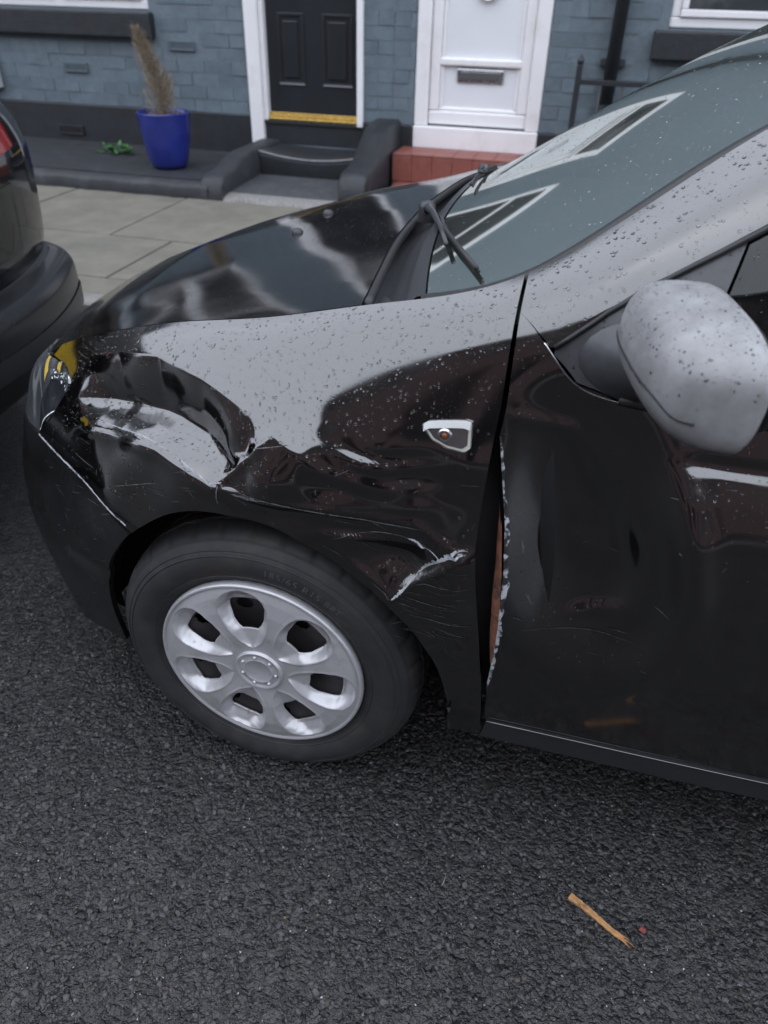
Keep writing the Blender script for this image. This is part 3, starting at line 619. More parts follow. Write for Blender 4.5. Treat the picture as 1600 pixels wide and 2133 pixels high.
M_SIDEG = glass_mat('side_window_glass', (.16,.21,.22), haze=.015, gain=.9)

car = empty('damaged_car', (0,0,0), 'black hatchback with crumpled front wing and buckled front door parked at the kerb', 'car')

# ---- dents: inward (negative) or outward displacement along the panel normal
LIPX = [-.40,-.371,-.303,-.236,-.144,-.084,-.036,.03]; LIPZ = [.705,.727,.757,.770,.776,.766,.747,.715]
UPX = [-.45,-.40,-.272,-.176,-.075,.003,.067]; UPZ = [.80,.820,.868,.886,.880,.866,.846]
def ridge(x, z, a, b, w, amp, taper=.2):
    """crease along the line a-b, width w"""
    a = np.array(a); b = np.array(b); d = b-a; L = np.hypot(*d); d = d/L; u = ((x-a[0])*d[0]+(z-a[1])*d[1])/L; v = -(x-a[0])*d[1]+(z-a[1])*d[0]
    return amp*np.exp(-np.abs(v/w)**1.5)*sm(-taper,taper,u)*(1-sm(1-taper,1+taper,u))
def disp_fender(P):
    x, z = P[..., 0], P[..., 2]; d = 0*x
    zl = np.interp(x, LIPX, LIPZ); zu = np.interp(x, UPX, UPZ); h = (z-zl)/np.maximum(zu-zl, .03)
    A = .043*sm(-.41,-.25,x)*(1-sm(-.09,.065,x))
    hh = np.clip(h/.41, 0, 1); prof = np.where(h < .41, hh-.09*np.sin(2*np.pi*hh)*.5, np.clip(1-(h-.41)/.60, 0, 1)**1.05)
    d -= A*prof
    d += .006*np.exp(-((h+.10)/.12)**2)*sm(-.40,-.30,x)*(1-sm(-.02,.03,x))
    wob = sm(-.42,-.3,x)*(1-sm(.02,.08,x))
    d += wob*.0009*np.sin(x*38+z*26)*np.exp(-((h-.2)/.4)**2)
    # hollow below the lip and creased pocket at its tip
    d -= .003*np.exp(-(((x+.22)/.10)**2+((z-.70)/.035)**2))
    tri = np.clip(1-np.maximum(np.abs((x-.028)*.8+(z-.80)*.6)/.034, np.abs(-(x-.028)*.7+(z-.80)*.75)/.05), 0, 1); d -= .004*sm(0,1,tri)
    d += ridge(x, z, (.075,.846), (-.03,.745), .010, .0035)+ridge(x, z, (-.03,.752), (.02,.80), .010, .002)
    d += ridge(x, z, (.07,.845), (.16,.80), .014, .003)
    # rippled middle
    e = np.exp(-(((x-.25)/.085)**2+((z-.822)/.030)**2)); d += e*.0020*np.sin((z-.822)*190+np.sin(x*34)*1.3)
    d += .012*np.exp(-(((x-.095)/.060)**2+((z-.795)/.055)**2)); d += .0025*np.exp(-(((x-.235)/.030)**2+((z-.855)/.03)**2))
    # long drag creases, torn corner behind the wheel
    d += ridge(x, z, (-.02,.744), (.31,.745), .006, .0045, .08)+ridge(x, z, (.17,.70), (.33,.714), .0045, .008)+ridge(x, z, (.385,.716), (.262,.598), .006, .011)+ridge(x, z, (.30,.745), (.375,.70), .005, .006)+ridge(x, z, (.20,.655), (.27,.60), .006, .006)
    d -= .024*np.exp(-(((x-.27)/.055)**2+((z-.675)/.035)**2)); d += .010*np.exp(-(((x-.345)/.035)**2+((z-.655)/.05)**2)); d += .006*np.exp(-(((x-.20)/.06)**2+((z-.755)/.018)**2))
    d -= .010*np.exp(-(((x-.10)/.10)**2+((z-.72)/.022)**2))
    d -= .006*np.exp(-(((x-.345)/.04)**2+((z-.79)/.05)**2))
    low = (1-sm(.80,.90,z))*sm(-.42,-.3,x)
    d += low*.0018*(np.sin(x*29+z*41)+np.sin(x*53-z*37+1.7)*.6+np.sin(x*17+z*67+.5)*.5)
    d -= .020*sm(.355,.41,x)*np.exp(-((z-.66)/.14)**2)
    # keep the far end of the top seam in place
    return d
def disp_door(P):
    x, z = P[..., 0], P[..., 2]; d = 0*x
    u = (x-.545)/.150; sk = (x-.545)*.55; v = (z-.735+sk)/.215
    r = np.sqrt(u*u+v*v); bowl = 1-sm(.22,1.20,r); d -= .057*bowl
    an = np.arctan2(v, u); win = sm(-1.3,-.6,an)*(1-sm(.5,1.3,an)); d += win*(.0130*np.exp(-((r-1.0)/.19)**2)+.0090*np.exp(-((r-.58)/.15)**2))
    d += ridge(x, z, (.415,.925), (.50,.915), .010, .006)+ridge(x, z, (.50,.915), (.60,.80), .016, .004)
    d -= .004*np.exp(-(((x-.452)/.026)**2+((z-.845)/.07)**2))
    d += ridge(x, z, (.545,.60), (.62,.635), .010, .0045)
    d += .014*(1-sm(.425,.50,x))*np.exp(-((z-.66)/.17)**2)              # front edge peeled outwards
    f = sm(.60,.68,x); d += f*(.0048*(1-sm(.842,.890,z))*sm(.55,.80,z)-.004*np.exp(-((z-.897)/.010)**2))
    return d
def zero(P): return 0*P[..., 0]
def surf(s, t, disp=None, off=0.):
    s = np.asarray(s, float); t = np.asarray(t, float); P = base(s, t); n = base_n(s, np.clip(t, .001, .999))
    d = (disp(P) if disp else 0*P[..., 0])+off
    return P+n*d[..., None]
def resample(pts, n, smooth=False):
    pts = np.array(pts, float)
    L = np.r_[0, np.cumsum(np.hypot(*(np.diff(pts, axis=0)*[1, .8]).T))]
    q = np.linspace(0, L[-1], n)
    if smooth and len(pts) > 2:
        xk, W = _spl(L); i, a, b, c, d = _co(xk, q); D = W@pts
        return a[:, None]*pts[i]+b[:, None]*pts[i+1]+c[:, None]*D[i]+d[:, None]*D[i+1]
    return np.c_[np.interp(q, L, pts[:, 0]), np.interp(q, L, pts[:, 1])]
def coons(T, B, L, Rr, n, m, smooth=(False,)*4):
    """top, bottom (along s), left, right (top to bottom) curves in (s,t) -> (n,m,2)"""
    T, B = resample(T, n, smooth[0]), resample(B, n, smooth[1]); L, Rr = resample(L, m, smooth[2]), resample(Rr, m, smooth[3])
    a = np.linspace(0, 1, n)[:, None, None]; b = np.linspace(0, 1, m)[None, :, None]
    return (1-b)*T[:, None]+b*B[:, None]+(1-a)*L[None]+a*Rr[None]-((1-a)*(1-b)*T[0]+a*(1-b)*T[-1]+(1-a)*b*B[0]+a*b*B[-1])
PATCH = {}
def panel(name, st, disp, mat, parent=car, off=0., mirror=False, skirt=.012, sides='TBLR', keep=None):
    """curved sheet on the body surface with folded-in edges"""
    S, T = st[..., 0], st[..., 1]; P = surf(S, T, disp, off)
    du = np.gradient(P, axis=0); dv = np.gradient(P, axis=1); N = np.cross(dv, du); N /= np.maximum(np.linalg.norm(N, axis=-1, keepdims=True), 1e-9)
    if np.mean((N*base_n(S, np.clip(T, .001, .999))).sum(-1)) < 0: N = -N
    if keep: PATCH[keep] = (P, N)
    n, m = S.shape; V = P.reshape(-1, 3).tolist(); F = [(i*m+j, (i+1)*m+j, (i+1)*m+j+1, i*m+j+1) for i in range(n-1) for j in range(m-1)]
    if skirt:
        edges = {'T': [(i, 0) for i in range(n)][::-1], 'B': [(i, m-1) for i in range(n)], 'L': [(0, j) for j in range(m)], 'R': [(n-1, j) for j in range(m)][::-1]}
        for k in sides:
            e = edges[k]; k0 = len(V)
            for (i, j) in e: V.append((P[i, j]+N[i, j]*0).tolist())
            for (i, j) in e: V.append((P[i, j]-N[i, j]*skirt).tolist())
            q = len(e); F += [(k0+a, k0+a+1, k0+q+a+1, k0+q+a) for a in range(q-1)]
    V = np.array(V)
    if mirror: V[:, 1] = 2*YC-V[:, 1]; F = [f[::-1] for f in F]
    return link_mesh(name, V, F, mat, parent, smooth=True)
def zt(pts): return [(x, float(t_of_z(x, z))) for x, z in pts]
ARCH = [(-3,.367),(25,.370),(43,.367),(60,.378),(76,.389),(90,.392),(100,.389),(120,.364),(128,.357)]
ARCHF = [(128,.357),(141,.350),(164,.348),(180,.350)]
def arch_pts(tab, n):
    th = np.linspace(tab[0][0], tab[-1][0], n); r = np.interp(th, *zip(*tab)); return [(rr*math.cos(R(a)), .31+rr*math.sin(R(a))) for a, rr in zip(th, r)]
# ---- front wing
arch_b = zt(arch_pts(ARCH, 34)[::-1])
fB = [(-.5372,.4035),(-.411,.446),(-.312,.502)]+[(arch_b[0][0]-.02, arch_b[0][1]-.022)]+arch_b+[(.3685,.985),(.3695,.9999),(.40,.9999),(.430,.9999)]
fR = [(.3985,.0),(.398,.10),(.397,.2932),(.394,.3358),(.391,.3985),(.388,.4737),(.388,.5163),(.395,.619),(.408,.7193),(.422,.8396),(.428,.92),(.430,.9999)]
fL = [(-.64,.0),(-.52,.055),(-.44,.105),(-.405,.150),(-.402,.175),(-.425,.22),(-.5372,.4035)]
fT = [(-.64,.0),(.3985,.0)]
st_f = coons(fT, fB, fL, fR, 250, 110)
fender = panel('front_wing', st_f, disp_fender, M_PAINT, keep='fender')
sd = lambda m: None
# undamaged wing on the other side
st_f2 = coons(fT, fB, fL, [(.3985,0),(.3985,.5),(.41,.9999)][:2]+[(.40,.9999)], 90, 40)
panel('front_wing', st_f2, zero, M_PAINT, mirror=True)
# ---- front bumper (both halves)
af = zt(arch_pts(ARCHF, 12))
bT = [(-1.3,.30),(-.98,.335),(-.70,.385),(-.5372,.4135),(-.411,.456),(-.312,.512),(af[0][0]-.008, af[0][1]+.006)]
bR = [(af[0][0]-.008, af[0][1]+.006)]+af[1:]+[(-.352,.9999)]
st_b = coons(bT, [(-1.3,.9999),(-.352,.9999)], [(-1.3,.30),(-1.3,.9999)], bR, 130, 60)
def disp_bumper(P):
    x, y, z = P[..., 0], P[..., 1], P[..., 2]
    d = .010*np.exp(-((z-.50)/.03)**2)*sm(-.62,-.5,-y*0+x)*0
    d = d-.006*np.exp(-((z-.44)/.02)**2)*(1-sm(.2,.4,y))+.004*np.exp(-(((x+.36)/.08)**2+((z-.55)/.05)**2))
    return d+.0012*np.sin(x*31+z*23)
M_BUMPP = pmat('dull_black_bumper', (.011,.0108,.0115), .22, spec=.55, var=(25,.3), rvar=(12,.1), tint=[(30,(.03,.03,.032),.62,.8)])
bumper = panel('front_bumper', st_b, disp_bumper, M_BUMPP, keep='bumper', sides='TBR')
panel('front_bumper', st_b[::2, ::2], zero, M_BUMPP, mirror=True, sides='TBR')
# grille and lower intake on the nose
gp = coons([(-1.3,.03),(-1.0,.04)], [(-1.3,.27),(-1.0,.30)], [(-1.3,.03),(-1.3,.27)], [(-1.0,.04),(-1.0,.30)], 12, 8)
panel('grille', gp, zero, M_PLASTIC, off=-.004); panel('grille', gp, zero, M_PLASTIC, off=-.004, mirror=True)
ip = coons([(-1.3,.68),(-.95,.70)], [(-1.3,.86),(-.95,.84)], [(-1.3,.68),(-1.3,.86)], [(-.95,.70),(-.95,.84)], 12, 8)
panel('lower_intake', ip, zero, M_VOID, off=.003, skirt=0); panel('lower_intake', ip, zero, M_VOID, off=.003, mirror=True, skirt=0)
# ---- headlight: clear cracked lens over a reflector
hT = [(-.995,.035),(-.80,.012),(-.66,.012),(-.53,.060),(-.445,.112),(-.408,.155),(-.405,.175)]
hB = [(-.995,.30),(-.70,.368),(-.5372,.395)]
hl = coons(hT, hB, [(-.995,.035),(-.995,.30)], [(-.405,.175),(-.43,.222),(-.5372,.395)], 60, 26)
def disp_lens(P):
    x, z = P[..., 0], P[..., 2]
    return .004*np.sin((x*40+z*30))*sm(-.62,-.48,x)-.008*np.exp(-(((x+.46)/.04)**2+((z-.74)/.03)**2))
hd = panel('headlight', hl, disp_lens, M_CLEAR, keep='lens', skirt=.004)
panel('reflector', hl[::2, ::2]*[1,1], lambda P: -.028-.03*np.exp(-(((P[...,0]+.60)/.05)**2+((P[...,2]-.70)/.04)**2))+.004*np.sin(P[...,0]*140), M_REFL, parent=hd, skirt=0)
panel('lamp_housing', coons([(-.66,.012),(-.405,.175)], [(-.66,.372),(-.5372,.395)], [(-.66,.012),(-.66,.372)], [(-.405,.175),(-.43,.222),(-.5372,.395)], 14, 10), zero, M_REFL, parent=hd, off=-.034, skirt=0)
panel('headlight', hl[::2, ::2], zero, M_CLEAR, mirror=True, skirt=.004)
panel('reflector', hl[::2, ::2], zero, M_REFL, mirror=True, off=-.03, skirt=0)
# ---- bonnet
def bonnet_grid(n, m, s0=-.655, s1=.168, gap=.004):
    w = np.linspace(-1, 1, m); Fw = base(np.where(w < 0, -1.3+(-w)*(1.3+s0), -1.3+w*(1.3+s0)), 0*w)
    fx = Fw[:, 0]-Fw[0, 0]
    out = np.zeros((n, m, 3))
    for i, u in enumerate(np.linspace(0, 1, n)):
        s = s0+(s1-s0)*u; A = base(s, 0.); k = (1-u)**1.3*1.0+.34*u
        x = A[0]+fx*k
        half = YC-A[1]-gap; y = YC+w*half
        xc = A[0]+fx.min()*k
        zc = np.interp(xc, [-.75,-.73,-.70,-.65,-.56,-.45,-.24,-.04,.11], [.715,.737,.757,.786,.833,.878,.938,.985,1.02])
        e = 1-np.abs(w)**2.0; z = A[2]+(zc-A[2])*e
        out[i] = np.c_[x, y, z]
    return out
G = bonnet_grid(120, 150)
# natural smoothing of the nose rows
for _ in range(6): G[1:-1, 1:-1] = .5*G[1:-1, 1:-1]+.125*(G[:-2, 1:-1]+G[2:, 1:-1]+G[1:-1, :-2]+G[1:-1, 2:])
dz = .0014*np.sin(G[..., 0]*7+1)*np.sin(G[..., 1]*5+.4)
edge = np.minimum(1, np.minimum(np.abs(np.linspace(0,1,150)-0), np.abs(1-np.linspace(0,1,150)))*12)
G[..., 2] += dz*edge[None]
# raised centre section with soft flutes
yy = (G[..., 1]-YC)/.68; G[..., 2] += .0025*np.exp(-((np.abs(yy)-.56)/.18)**2)*sm(0,.25,np.linspace(0,1,120))[:, None]*edge[None]
du = np.gradient(G, axis=0); dv = np.gradient(G, axis=1); N = np.cross(du, dv); N /= np.linalg.norm(N, axis=-1, keepdims=True); N *= np.sign(N[..., 2:3]); PATCH['bonnet'] = (G, N)
b = MB().grid(G)
n_, m_ = G.shape[:2]
for e in ([(i, 0) for i in range(n_)], [(i, m_-1) for i in range(n_)], [(0, j) for j in range(m_)], [(n_-1, j) for j in range(m_)]):
    k0 = len(b.V)
    for (i, j) in e: b.V.append(tuple(G[i, j]))
    for (i, j) in e: b.V.append(tuple(G[i, j]-np.array([0,0,.022])))
    q = len(e); b.F += [(k0+a, k0+a+1, k0+q+a+1, k0+q+a) for a in range(q-1)]
bonnet = b.build('bonnet', M_PAINT, car, smooth=True)
# dark channel under the bonnet shut line
s_ = np.linspace(-.66, .40, 60); A = base(s_, 0*s_)
for sg in (0, 1):
    P = np.stack([A+[0,-.004,-.012], A+[0,.012,-.030], A+[0,.05,-.035]], 1).copy()
    if sg: P[..., 1] = 2*YC-P[..., 1]
    MB().grid(P).build('shut_line_channel', M_INNER, car, smooth=True)
# washer jets
def bon(u, w):
    i = u*(G.shape[0]-1); j = w*(G.shape[1]-1); return G[int(i), int(j)]
for (u, w) in ((.70,.42),(.70,.58)):
    q = bon(u, w); MB().lathe([(.0,.010),(.008,.009),(.013,.004),(.014,-.004)], tuple(q), 'z', 12).build('washer_jet', M_PLASTIC, bonnet, smooth=True)
# ---- windscreen, seal, cowl
wk, wW = _spl([0, .2, .5, .85, 1.0])
WE = np.array([(.246,.140,1.014),(.40,.114,1.073),(.66,.226,1.249),(1.0,.302,1.397),(1.07,.31,1.42)])
WCc = np.array([(.186,YC,1.046),(.32,YC,1.128),(.55,YC,1.275),(.88,YC,1.445),(.97,YC,1.478)])
def spv(K, W, V, q):
    i, a, b_, c, d = _co(K, q); D = W@V; return a[:, None]*V[i]+b_[:, None]*V[i+1]+c[:, None]*D[i]+d[:, None]*D[i+1]
def wind(v, w):
    E = spv(wk, wW, WE, v); C = spv(wk, wW, WCc, v); e = (1-np.abs(w)**2.2)[None, :, None]
    P = E[:, None]+(C-E)[:, None]*e; P[..., 1] = YC+w[None]*(YC-E[:, None, 1]); return P
WP = wind(np.linspace(0,1,50), np.linspace(-1,1,60)); 
du = np.gradient(WP, axis=0); dv = np.gradient(WP, axis=1); N = np.cross(du, dv); N /= np.linalg.norm(N, axis=-1, keepdims=True); N *= np.sign(N[..., 2:3]); PATCH['wind'] = (WP, N)
MB().grid(WP).build('windscreen', M_WIND, car, smooth=True)
# printed black border just under the glass
vv = np.linspace(0,1,50)
for sg in (0, 1):
    q = wind(vv, np.linspace(-1,-.955,4))-[0,0,.004]
    if sg: q[..., 1] = 2*YC-q[..., 1]
    MB().grid(q).build('windscreen_border', M_RUBBER, car, smooth=True)
    E = spv(wk, wW, WE, np.linspace(.0,1,60))
    A = np.array([base(np.array(max(.262, x)), np.array(0.)) for x in E[:, 0]])
    q = np.stack([E+[0,.016,.004], E+[0,.004,.007], E*.5+A*.5+[0,0,.004], A+[0,-.003,-.002], A+[0,-.002,-.02]], 1)
    if sg: q[..., 1] = 2*YC-q[..., 1]
    MB().grid(q).build('windscreen_seal', M_RUBBER, car, smooth=True)
q = wind(np.linspace(0,.035,3), np.linspace(-1,1,60))-[0,0,.004]; MB().grid(q).build('windscreen_border', M_RUBBER, car, smooth=True)
# cowl panel between bonnet and glass
hr = G[-1]; gl_ = wind(np.array([0.0]), np.linspace(-1,1,150))[0]
C = np.stack([hr+[-.004,0,-.014], hr+[.010,0,-.030], hr*.6+gl_*.4+[0,0,-.030], hr*.25+gl_*.75+[0,0,-.016], gl_+[-.004,0,.004], gl_+[.010,0,.008]], 1)
MB().grid(C).build('cowl', M_PLASTIC, car, smooth=True)
# rubber strip on the trailing edge of the bonnet
MB().tube([tuple(p+np.array([.006,0,-.008])) for p in hr[2:-2:3]], .008, 8).build('bonnet_seal', M_RUBBER, car, smooth=True)
# inner flange of the wing beside the cowl
s_ = np.linspace(.165, .40, 24); A = base(s_, 0*s_)
for sg in (0, 1):
    P = np.stack([A+[0,.001,-.001], A+[0,.020,-.006], A+[0,.045,-.05]], 1)
    if sg: P[..., 1] = 2*YC-P[..., 1]
    MB().grid(P).build('wing_flange', M_PAINT, car, smooth=True)
# ---- wipers
def wiper(name, pts_arm, pts_blade):
    w = MB(); w.tube(pts_arm, [.009,.008,.006,.005,.004][:len(pts_arm)], 8); a = w.build('wiper', M_PLASTIC, car, smooth=True)
    MB().lathe([(0,.02),(.014,.018),(.018,.008),(.019,-.02)], pts_arm[0], 'z', 14).build('pivot', M_PLASTIC, a, smooth=True)
    bl = MB()
    for dx, r in ((0,.004),(.004,.0025)): bl.tube([(p[0]+dx,p[1],p[2]-dx) for p in pts_blade], r, 6)
    bl.build('blade', M_RUBBER, a, smooth=True)
def onw(x, y, up=.012):
    d = np.hypot(WP[..., 0]-x, WP[..., 1]-y); i = np.unravel_index(d.argmin(), d.shape); return tuple(WP[i]+PATCH['wind'][1][i]*up)
wiper('wiper', [(.150,.64,1.038),(.158,.605,1.052),(.185,.52,1.062),(.225,.40,1.060),onw(.268,.29,.016)], [onw(.205,.50),onw(.235,.40),onw(.275,.28),onw(.325,.17)])
wiper('wiper', [(.165,1.33,1.018),(.172,1.29,1.034),(.19,1.18,1.05),(.205,1.05,1.058),onw(.215,.93,.016)], [onw(.215,1.25),onw(.212,1.05),onw(.212,.9),onw(.225,.72)])
# ---- A pillar, door, sill, glass
pB = [(.4035,.108),(.4299,.160),(.4509,.196),(.4539,.1895),(.475,.1704),(.511,.1429),(.5501,.1238),(.598,.114),(.649,.1068),(.70,.101),(1.0,.092),(1.45,.085)]
st_p = coons([(.4035,0),(1.45,0)], pB, [(.4035,0),(.4035,.108)], [(1.45,0),(1.45,.085)], 150, 30)
frac_p = np.linspace(0, 1, 30)[None]*np.ones((150, 1))
def disp_pillar(P): return .0040*np.exp(-((frac_p-.60)/.25)**2)*sm(.44,.54,P[..., 0])*(frac_p < 1) if P.shape[:2] == frac_p.shape else zero(P)
panel('windscreen_pillar', st_p, disp_pillar, M_PAINT, keep='pillar', sides='TBL')
panel('windscreen_pillar', st_p[::3, ::2], zero, M_PAINT, mirror=True, sides='TB')
dT = [(.4035,.108),(.4299,.163),(.4509,.2055),(.487,.2506),(.544,.2657),(.62,.268),(.80,.265),(1.30,.262)]
dLf = [(.4035,.108),(.4045,.2932),(.401,.3333),(.413,.3985),(.426,.4687),(.435,.5539),(.439,.6667),(.438,.7619),(.434,.8496),(.436,.945)]
st_d = coons(dT, [(.436,.945),(1.30,.935)], dLf, [(1.30,.262),(1.30,.935)], 230, 130)
door = panel('front_door', st_d, disp_door, M_PAINT, keep='door', skirt=.016)
st_d2 = coons(dT, [(.4035,.945),(1.30,.935)], [(.4035,.108),(.4035,.945)], [(1.30,.262),(1.30,.935)], 60, 40)
panel('front_door', st_d2, zero, M_PAINT, mirror=True)
# rear door, quarter panel, tail
RW = 2.59
def qpatch(mirror):
    panel('rear_door', coons([(1.305,.262),(2.15,.25)], [(1.305,.935),(1.75,.93),(2.02,.93),(2.15,.70)], [(1.305,.262),(1.305,.935)], [(2.15,.25),(2.15,.70)], 40, 30), zero, M_PAINT, mirror=mirror)
    arch = zt([(RW-.37*math.cos(R(a)), .31+.37*math.sin(R(a))) for a in np.linspace(-10, 188, 30)])
    lo = [(2.155,.70)]+[q for q in arch if q[0] > 2.2]
    panel('quarter_panel', coons([(2.155,.25),(2.8,.22),(3.12,.2),(3.26,.2)], [(2.155,.72)]+arch[3:]+[(3.0,.97),(3.12,.97),(3.26,.97)], [(2.155,.25),(2.155,.72)], [(3.26,.2),(3.26,.97)], 90, 30), zero, M_PAINT, mirror=mirror)
    panel('rear_pillar', coons([(2.3,.085),(2.8,.0),(3.12,.0),(3.26,.0)], [(2.3,.248),(2.8,.22),(3.12,.2),(3.26,.2)], [(2.3,.085),(2.3,.248)], [(3.26,.0),(3.26,.2)], 30, 12), zero, M_PAINT, mirror=mirror)
    panel('roof_rail', coons([(1.45,0),(2.8,0)], [(1.45,.085),(2.3,.085),(2.8,.002)], [(1.45,0),(1.45,.085)], [(2.8,0),(2.8,.002)], 40, 6), zero, M_PAINT, mirror=mirror)
    panel('rear_door_window', coons([(1.33,.09),(2.28,.09)], [(1.33,.258),(2.28,.245)], [(1.33,.09),(1.33,.258)], [(2.28,.09),(2.28,.245)], 24, 8), zero, M_SIDEG, mirror=mirror, off=-.006, skirt=0)
    panel('door_post', coons([(1.26,.088),(1.34,.088)], [(1.26,.262),(1.34,.262)], [(1.26,.088),(1.26,.262)], [(1.34,.088),(1.34,.262)], 5, 8), zero, M_RUBBER, mirror=mirror, off=-.004, skirt=0)
    # sill
    panel('sill', coons([(.440,.951),(1.9,.940)], [(.432,1.0),(1.9,1.0)], [(.440,.951),(.432,1.0)], [(1.9,.940),(1.9,1.0)], 60, 8), zero, M_PLASTIC, mirror=mirror, off=.003, skirt=.03, keep=None if mirror else 'sill')
    panel('side_window', coons([(.659,.110),(.70,.104),(1.26,.094)], [(.628,.262),(1.26,.258)], [(.659,.110),(.644,.165),(.628,.262)], [(1.26,.092),(1.26,.258)], 30, 12), zero, M_SIDEG, mirror=mirror, off=-.008, skirt=0, keep=None if mirror else 'sidewin')
qpatch(False); qpatch(True)
# bright line on top of the sill
ss = np.linspace(.44, 1.5, 60); q = surf(ss, np.full(60,.9485), None, .004); MB().tube([tuple(v) for v in q], .002, 6).build('sill_edge', M_PAINT, car, smooth=True)
# roof
s_ = np.linspace(1.04, 3.0, 50); A = base(s_, 0*s_); w = np.linspace(-1,1,40); e = 1-np.abs(w)**2.2
P = np.zeros((50,40,3)); P[..., 0] = A[:, None, 0]-.08*e[None]*(1-np.linspace(0,1,50))[:, None]; P[..., 1] = YC+w[None]*(YC-A[:, None, 1]); P[..., 2] = A[:, None, 2]+.055*e[None]
MB().grid(P).build('roof', M_PAINT, car, smooth=True)
# tail: rear window, lamps, rear bumper strip, plate
for mi in (False, True):
    panel('rear_window', coons([(3.14,.03),(3.26,.03)], [(3.14,.17),(3.26,.17)], [(3.14,.03),(3.14,.17)], [(3.26,.03),(3.26,.17)], 8, 6), zero, M_SIDEG, mirror=mi, off=.004, skirt=0)
    panel('tail_lamp', coons([(2.98,.26),(3.10,.26)], [(2.98,.5),(3.10,.5)], [(2.98,.26),(2.98,.5)], [(3.10,.26),(3.10,.5)], 8, 8), zero, pmat('red_lamp', (.4,.01,.01), .1) if 'red_lamp' not in MATS else MATS['red_lamp'], mirror=mi, off=.006, skirt=.01)
# ---- mirror triangle, door mirror
st_t = coons([(.4545,.196),(.475,.174),(.511,.1465),(.5501,.1272),(.598,.1175),(.655,.110)], [(.4545,.206),(.489,.248),(.545,.263),(.624,.2645)], [(.4545,.196),(.4545,.206)], [(.655,.110),(.640,.16),(.624,.2645)], 40, 16)
def disp_tri(P): return -.005+.010*np.exp(-(((P[...,0]-.56)/.05)**2+((P[...,2]-1.02)/.05)**2))
panel('mirror_base_trim', st_t, disp_tri, M_TRIMG, keep='tri', skirt=.008)
panel('mirror_base_trim', st_t[::2, ::2], zero, M_PLASTIC, mirror=True)
e_ = [(.440,.183),(.4545,.2085),(.489,.2515),(.545,.2665),(.62,.269)]
rs = resample(e_, 40, True); q = surf(rs[:, 0], rs[:, 1], disp_door, .002); MB().tube([tuple(v) for v in q], .0012, 6).build('belt_moulding', M_CHROME, car, smooth=True)
rs = resample(dT[4:], 40); q = surf(rs[:, 0], rs[:, 1]-.004, None, .002); MB().tube([tuple(v) for v in q], .008, 6).build('window_seal', M_RUBBER, car, smooth=True)
rs = resample(pB[3:], 60); q = surf(rs[:, 0], rs[:, 1]+.004, None, .0015); MB().tube([tuple(v) for v in q], .0035, 6).build('window_seal', M_RUBBER, car, smooth=True)
mr_ = MB()
def mirror_shell():
    """housing: rounded egg cut flat at the back (glass side faces the rear)"""
    nu, nv = 44, 40; P = np.zeros((nu, nv, 3))
    for i in range(nu):
        a = math.pi*i/(nu-1)                # along the width (y), 0 outer .. pi inner
        for j in range(nv):
            b = 2*math.pi*j/nv
            cy = math.cos(a); sy = max(math.sin(a), 1e-4)**.52
            cx, cz = math.cos(b), math.sin(b)
            ex = math.copysign(abs(cx)**.62, cx); ez = math.copysign(abs(cz)**.70, cz)
            hx = .076 if cx < 0 else .030
            top = 1.0 if cz > 0 else .80
            x = hx*ex*sy*(1.0 if cz > 0 else 1-.28*abs(cz))
            z = .069*ez*sy*top
            y = -.108*math.copysign(abs(cy)**.72, cy)
            # lean: the outer end sweeps back and the top leans to the rear
            x += .030*(-y/.118)**1 + .05*(z+.02)*(1 if z > 0 else .3)
            z += -.006*(-y/.118)
            P[i, j] = (.607+x, -.135+y, 1.074+z)
    return P
MP = mirror_shell(); nu, nv = MP.shape[:2]
b = MB(); b.V = [tuple(v) for v in MP.reshape(-1, 3)]
b.F = [(i*nv+j, i*nv+(j+1) % nv, (i+1)*nv+(j+1) % nv, (i+1)*nv+j) for i in range(nu-1) for j in range(nv)]
mirror = b.build('door_mirror', M_MIRROR, car, smooth=True)
MQ = np.concatenate([MP, MP[:, :1]], 1); du = np.gradient(MQ, axis=0); dv = np.gradient(MQ, axis=1); N = np.cross(du, dv); N /= np.maximum(np.linalg.norm(N, axis=-1, keepdims=True), 1e-9)
ctr = MP.mean((0, 1)); N *= np.sign(((MQ-ctr)*N).sum(-1, keepdims=True)); PATCH['mirror'] = (MQ, N)
# parting line between cap and lower shell
ln = []
for i in range(4, nu-6):
    row = MP[i]; zc = row[:, 2].max()*.50+row[:, 2].min()*.50-.012; jj = [j for j in range(nv) if row[j, 0] < row[:, 0].mean()]; j = min(jj, key=lambda j: abs(row[j, 2]-zc)); 
    c_ = row.mean(0); d_ = (row[j]-c_); ln.append(tuple(row[j]+d_/np.linalg.norm(d_)*.0005))
lnp = np.array(ln); 
for _ in range(8): lnp[1:-1] = .5*lnp[1:-1]+.25*(lnp[:-2]+lnp[2:])
MB().tube([tuple(v) for v in lnp], .0016, 5).build('parting_line', M_RUBBER, mirror, smooth=True)
neck = MB()
sec = []
for (x, y, z, rx, rz) in ((.560,.010,1.010,.075,.055),(.572,-.020,1.020,.060,.045),(.592,-.050,1.030,.050,.040),(.612,-.075,1.040,.046,.042),(.620,-.10,1.045,.046,.05)):
    sec.append([(x+rx*math.cos(t), y, z+rz*math.sin(t)) for t in np.linspace(0, 2*math.pi, 25)])
neck.grid(np.array(sec)).build('mirror_neck', M_TRIMG, mirror, smooth=True)
gy = MB(); gy.add([(.641-.026*math.cos(t), -.135+.09*math.cos(t), 1.076+.052*math.sin(t)) for t in np.linspace(0, 2*math.pi, 24, endpoint=False)], [tuple(range(24))]).build('mirror_glass', M_CHROME, mirror)
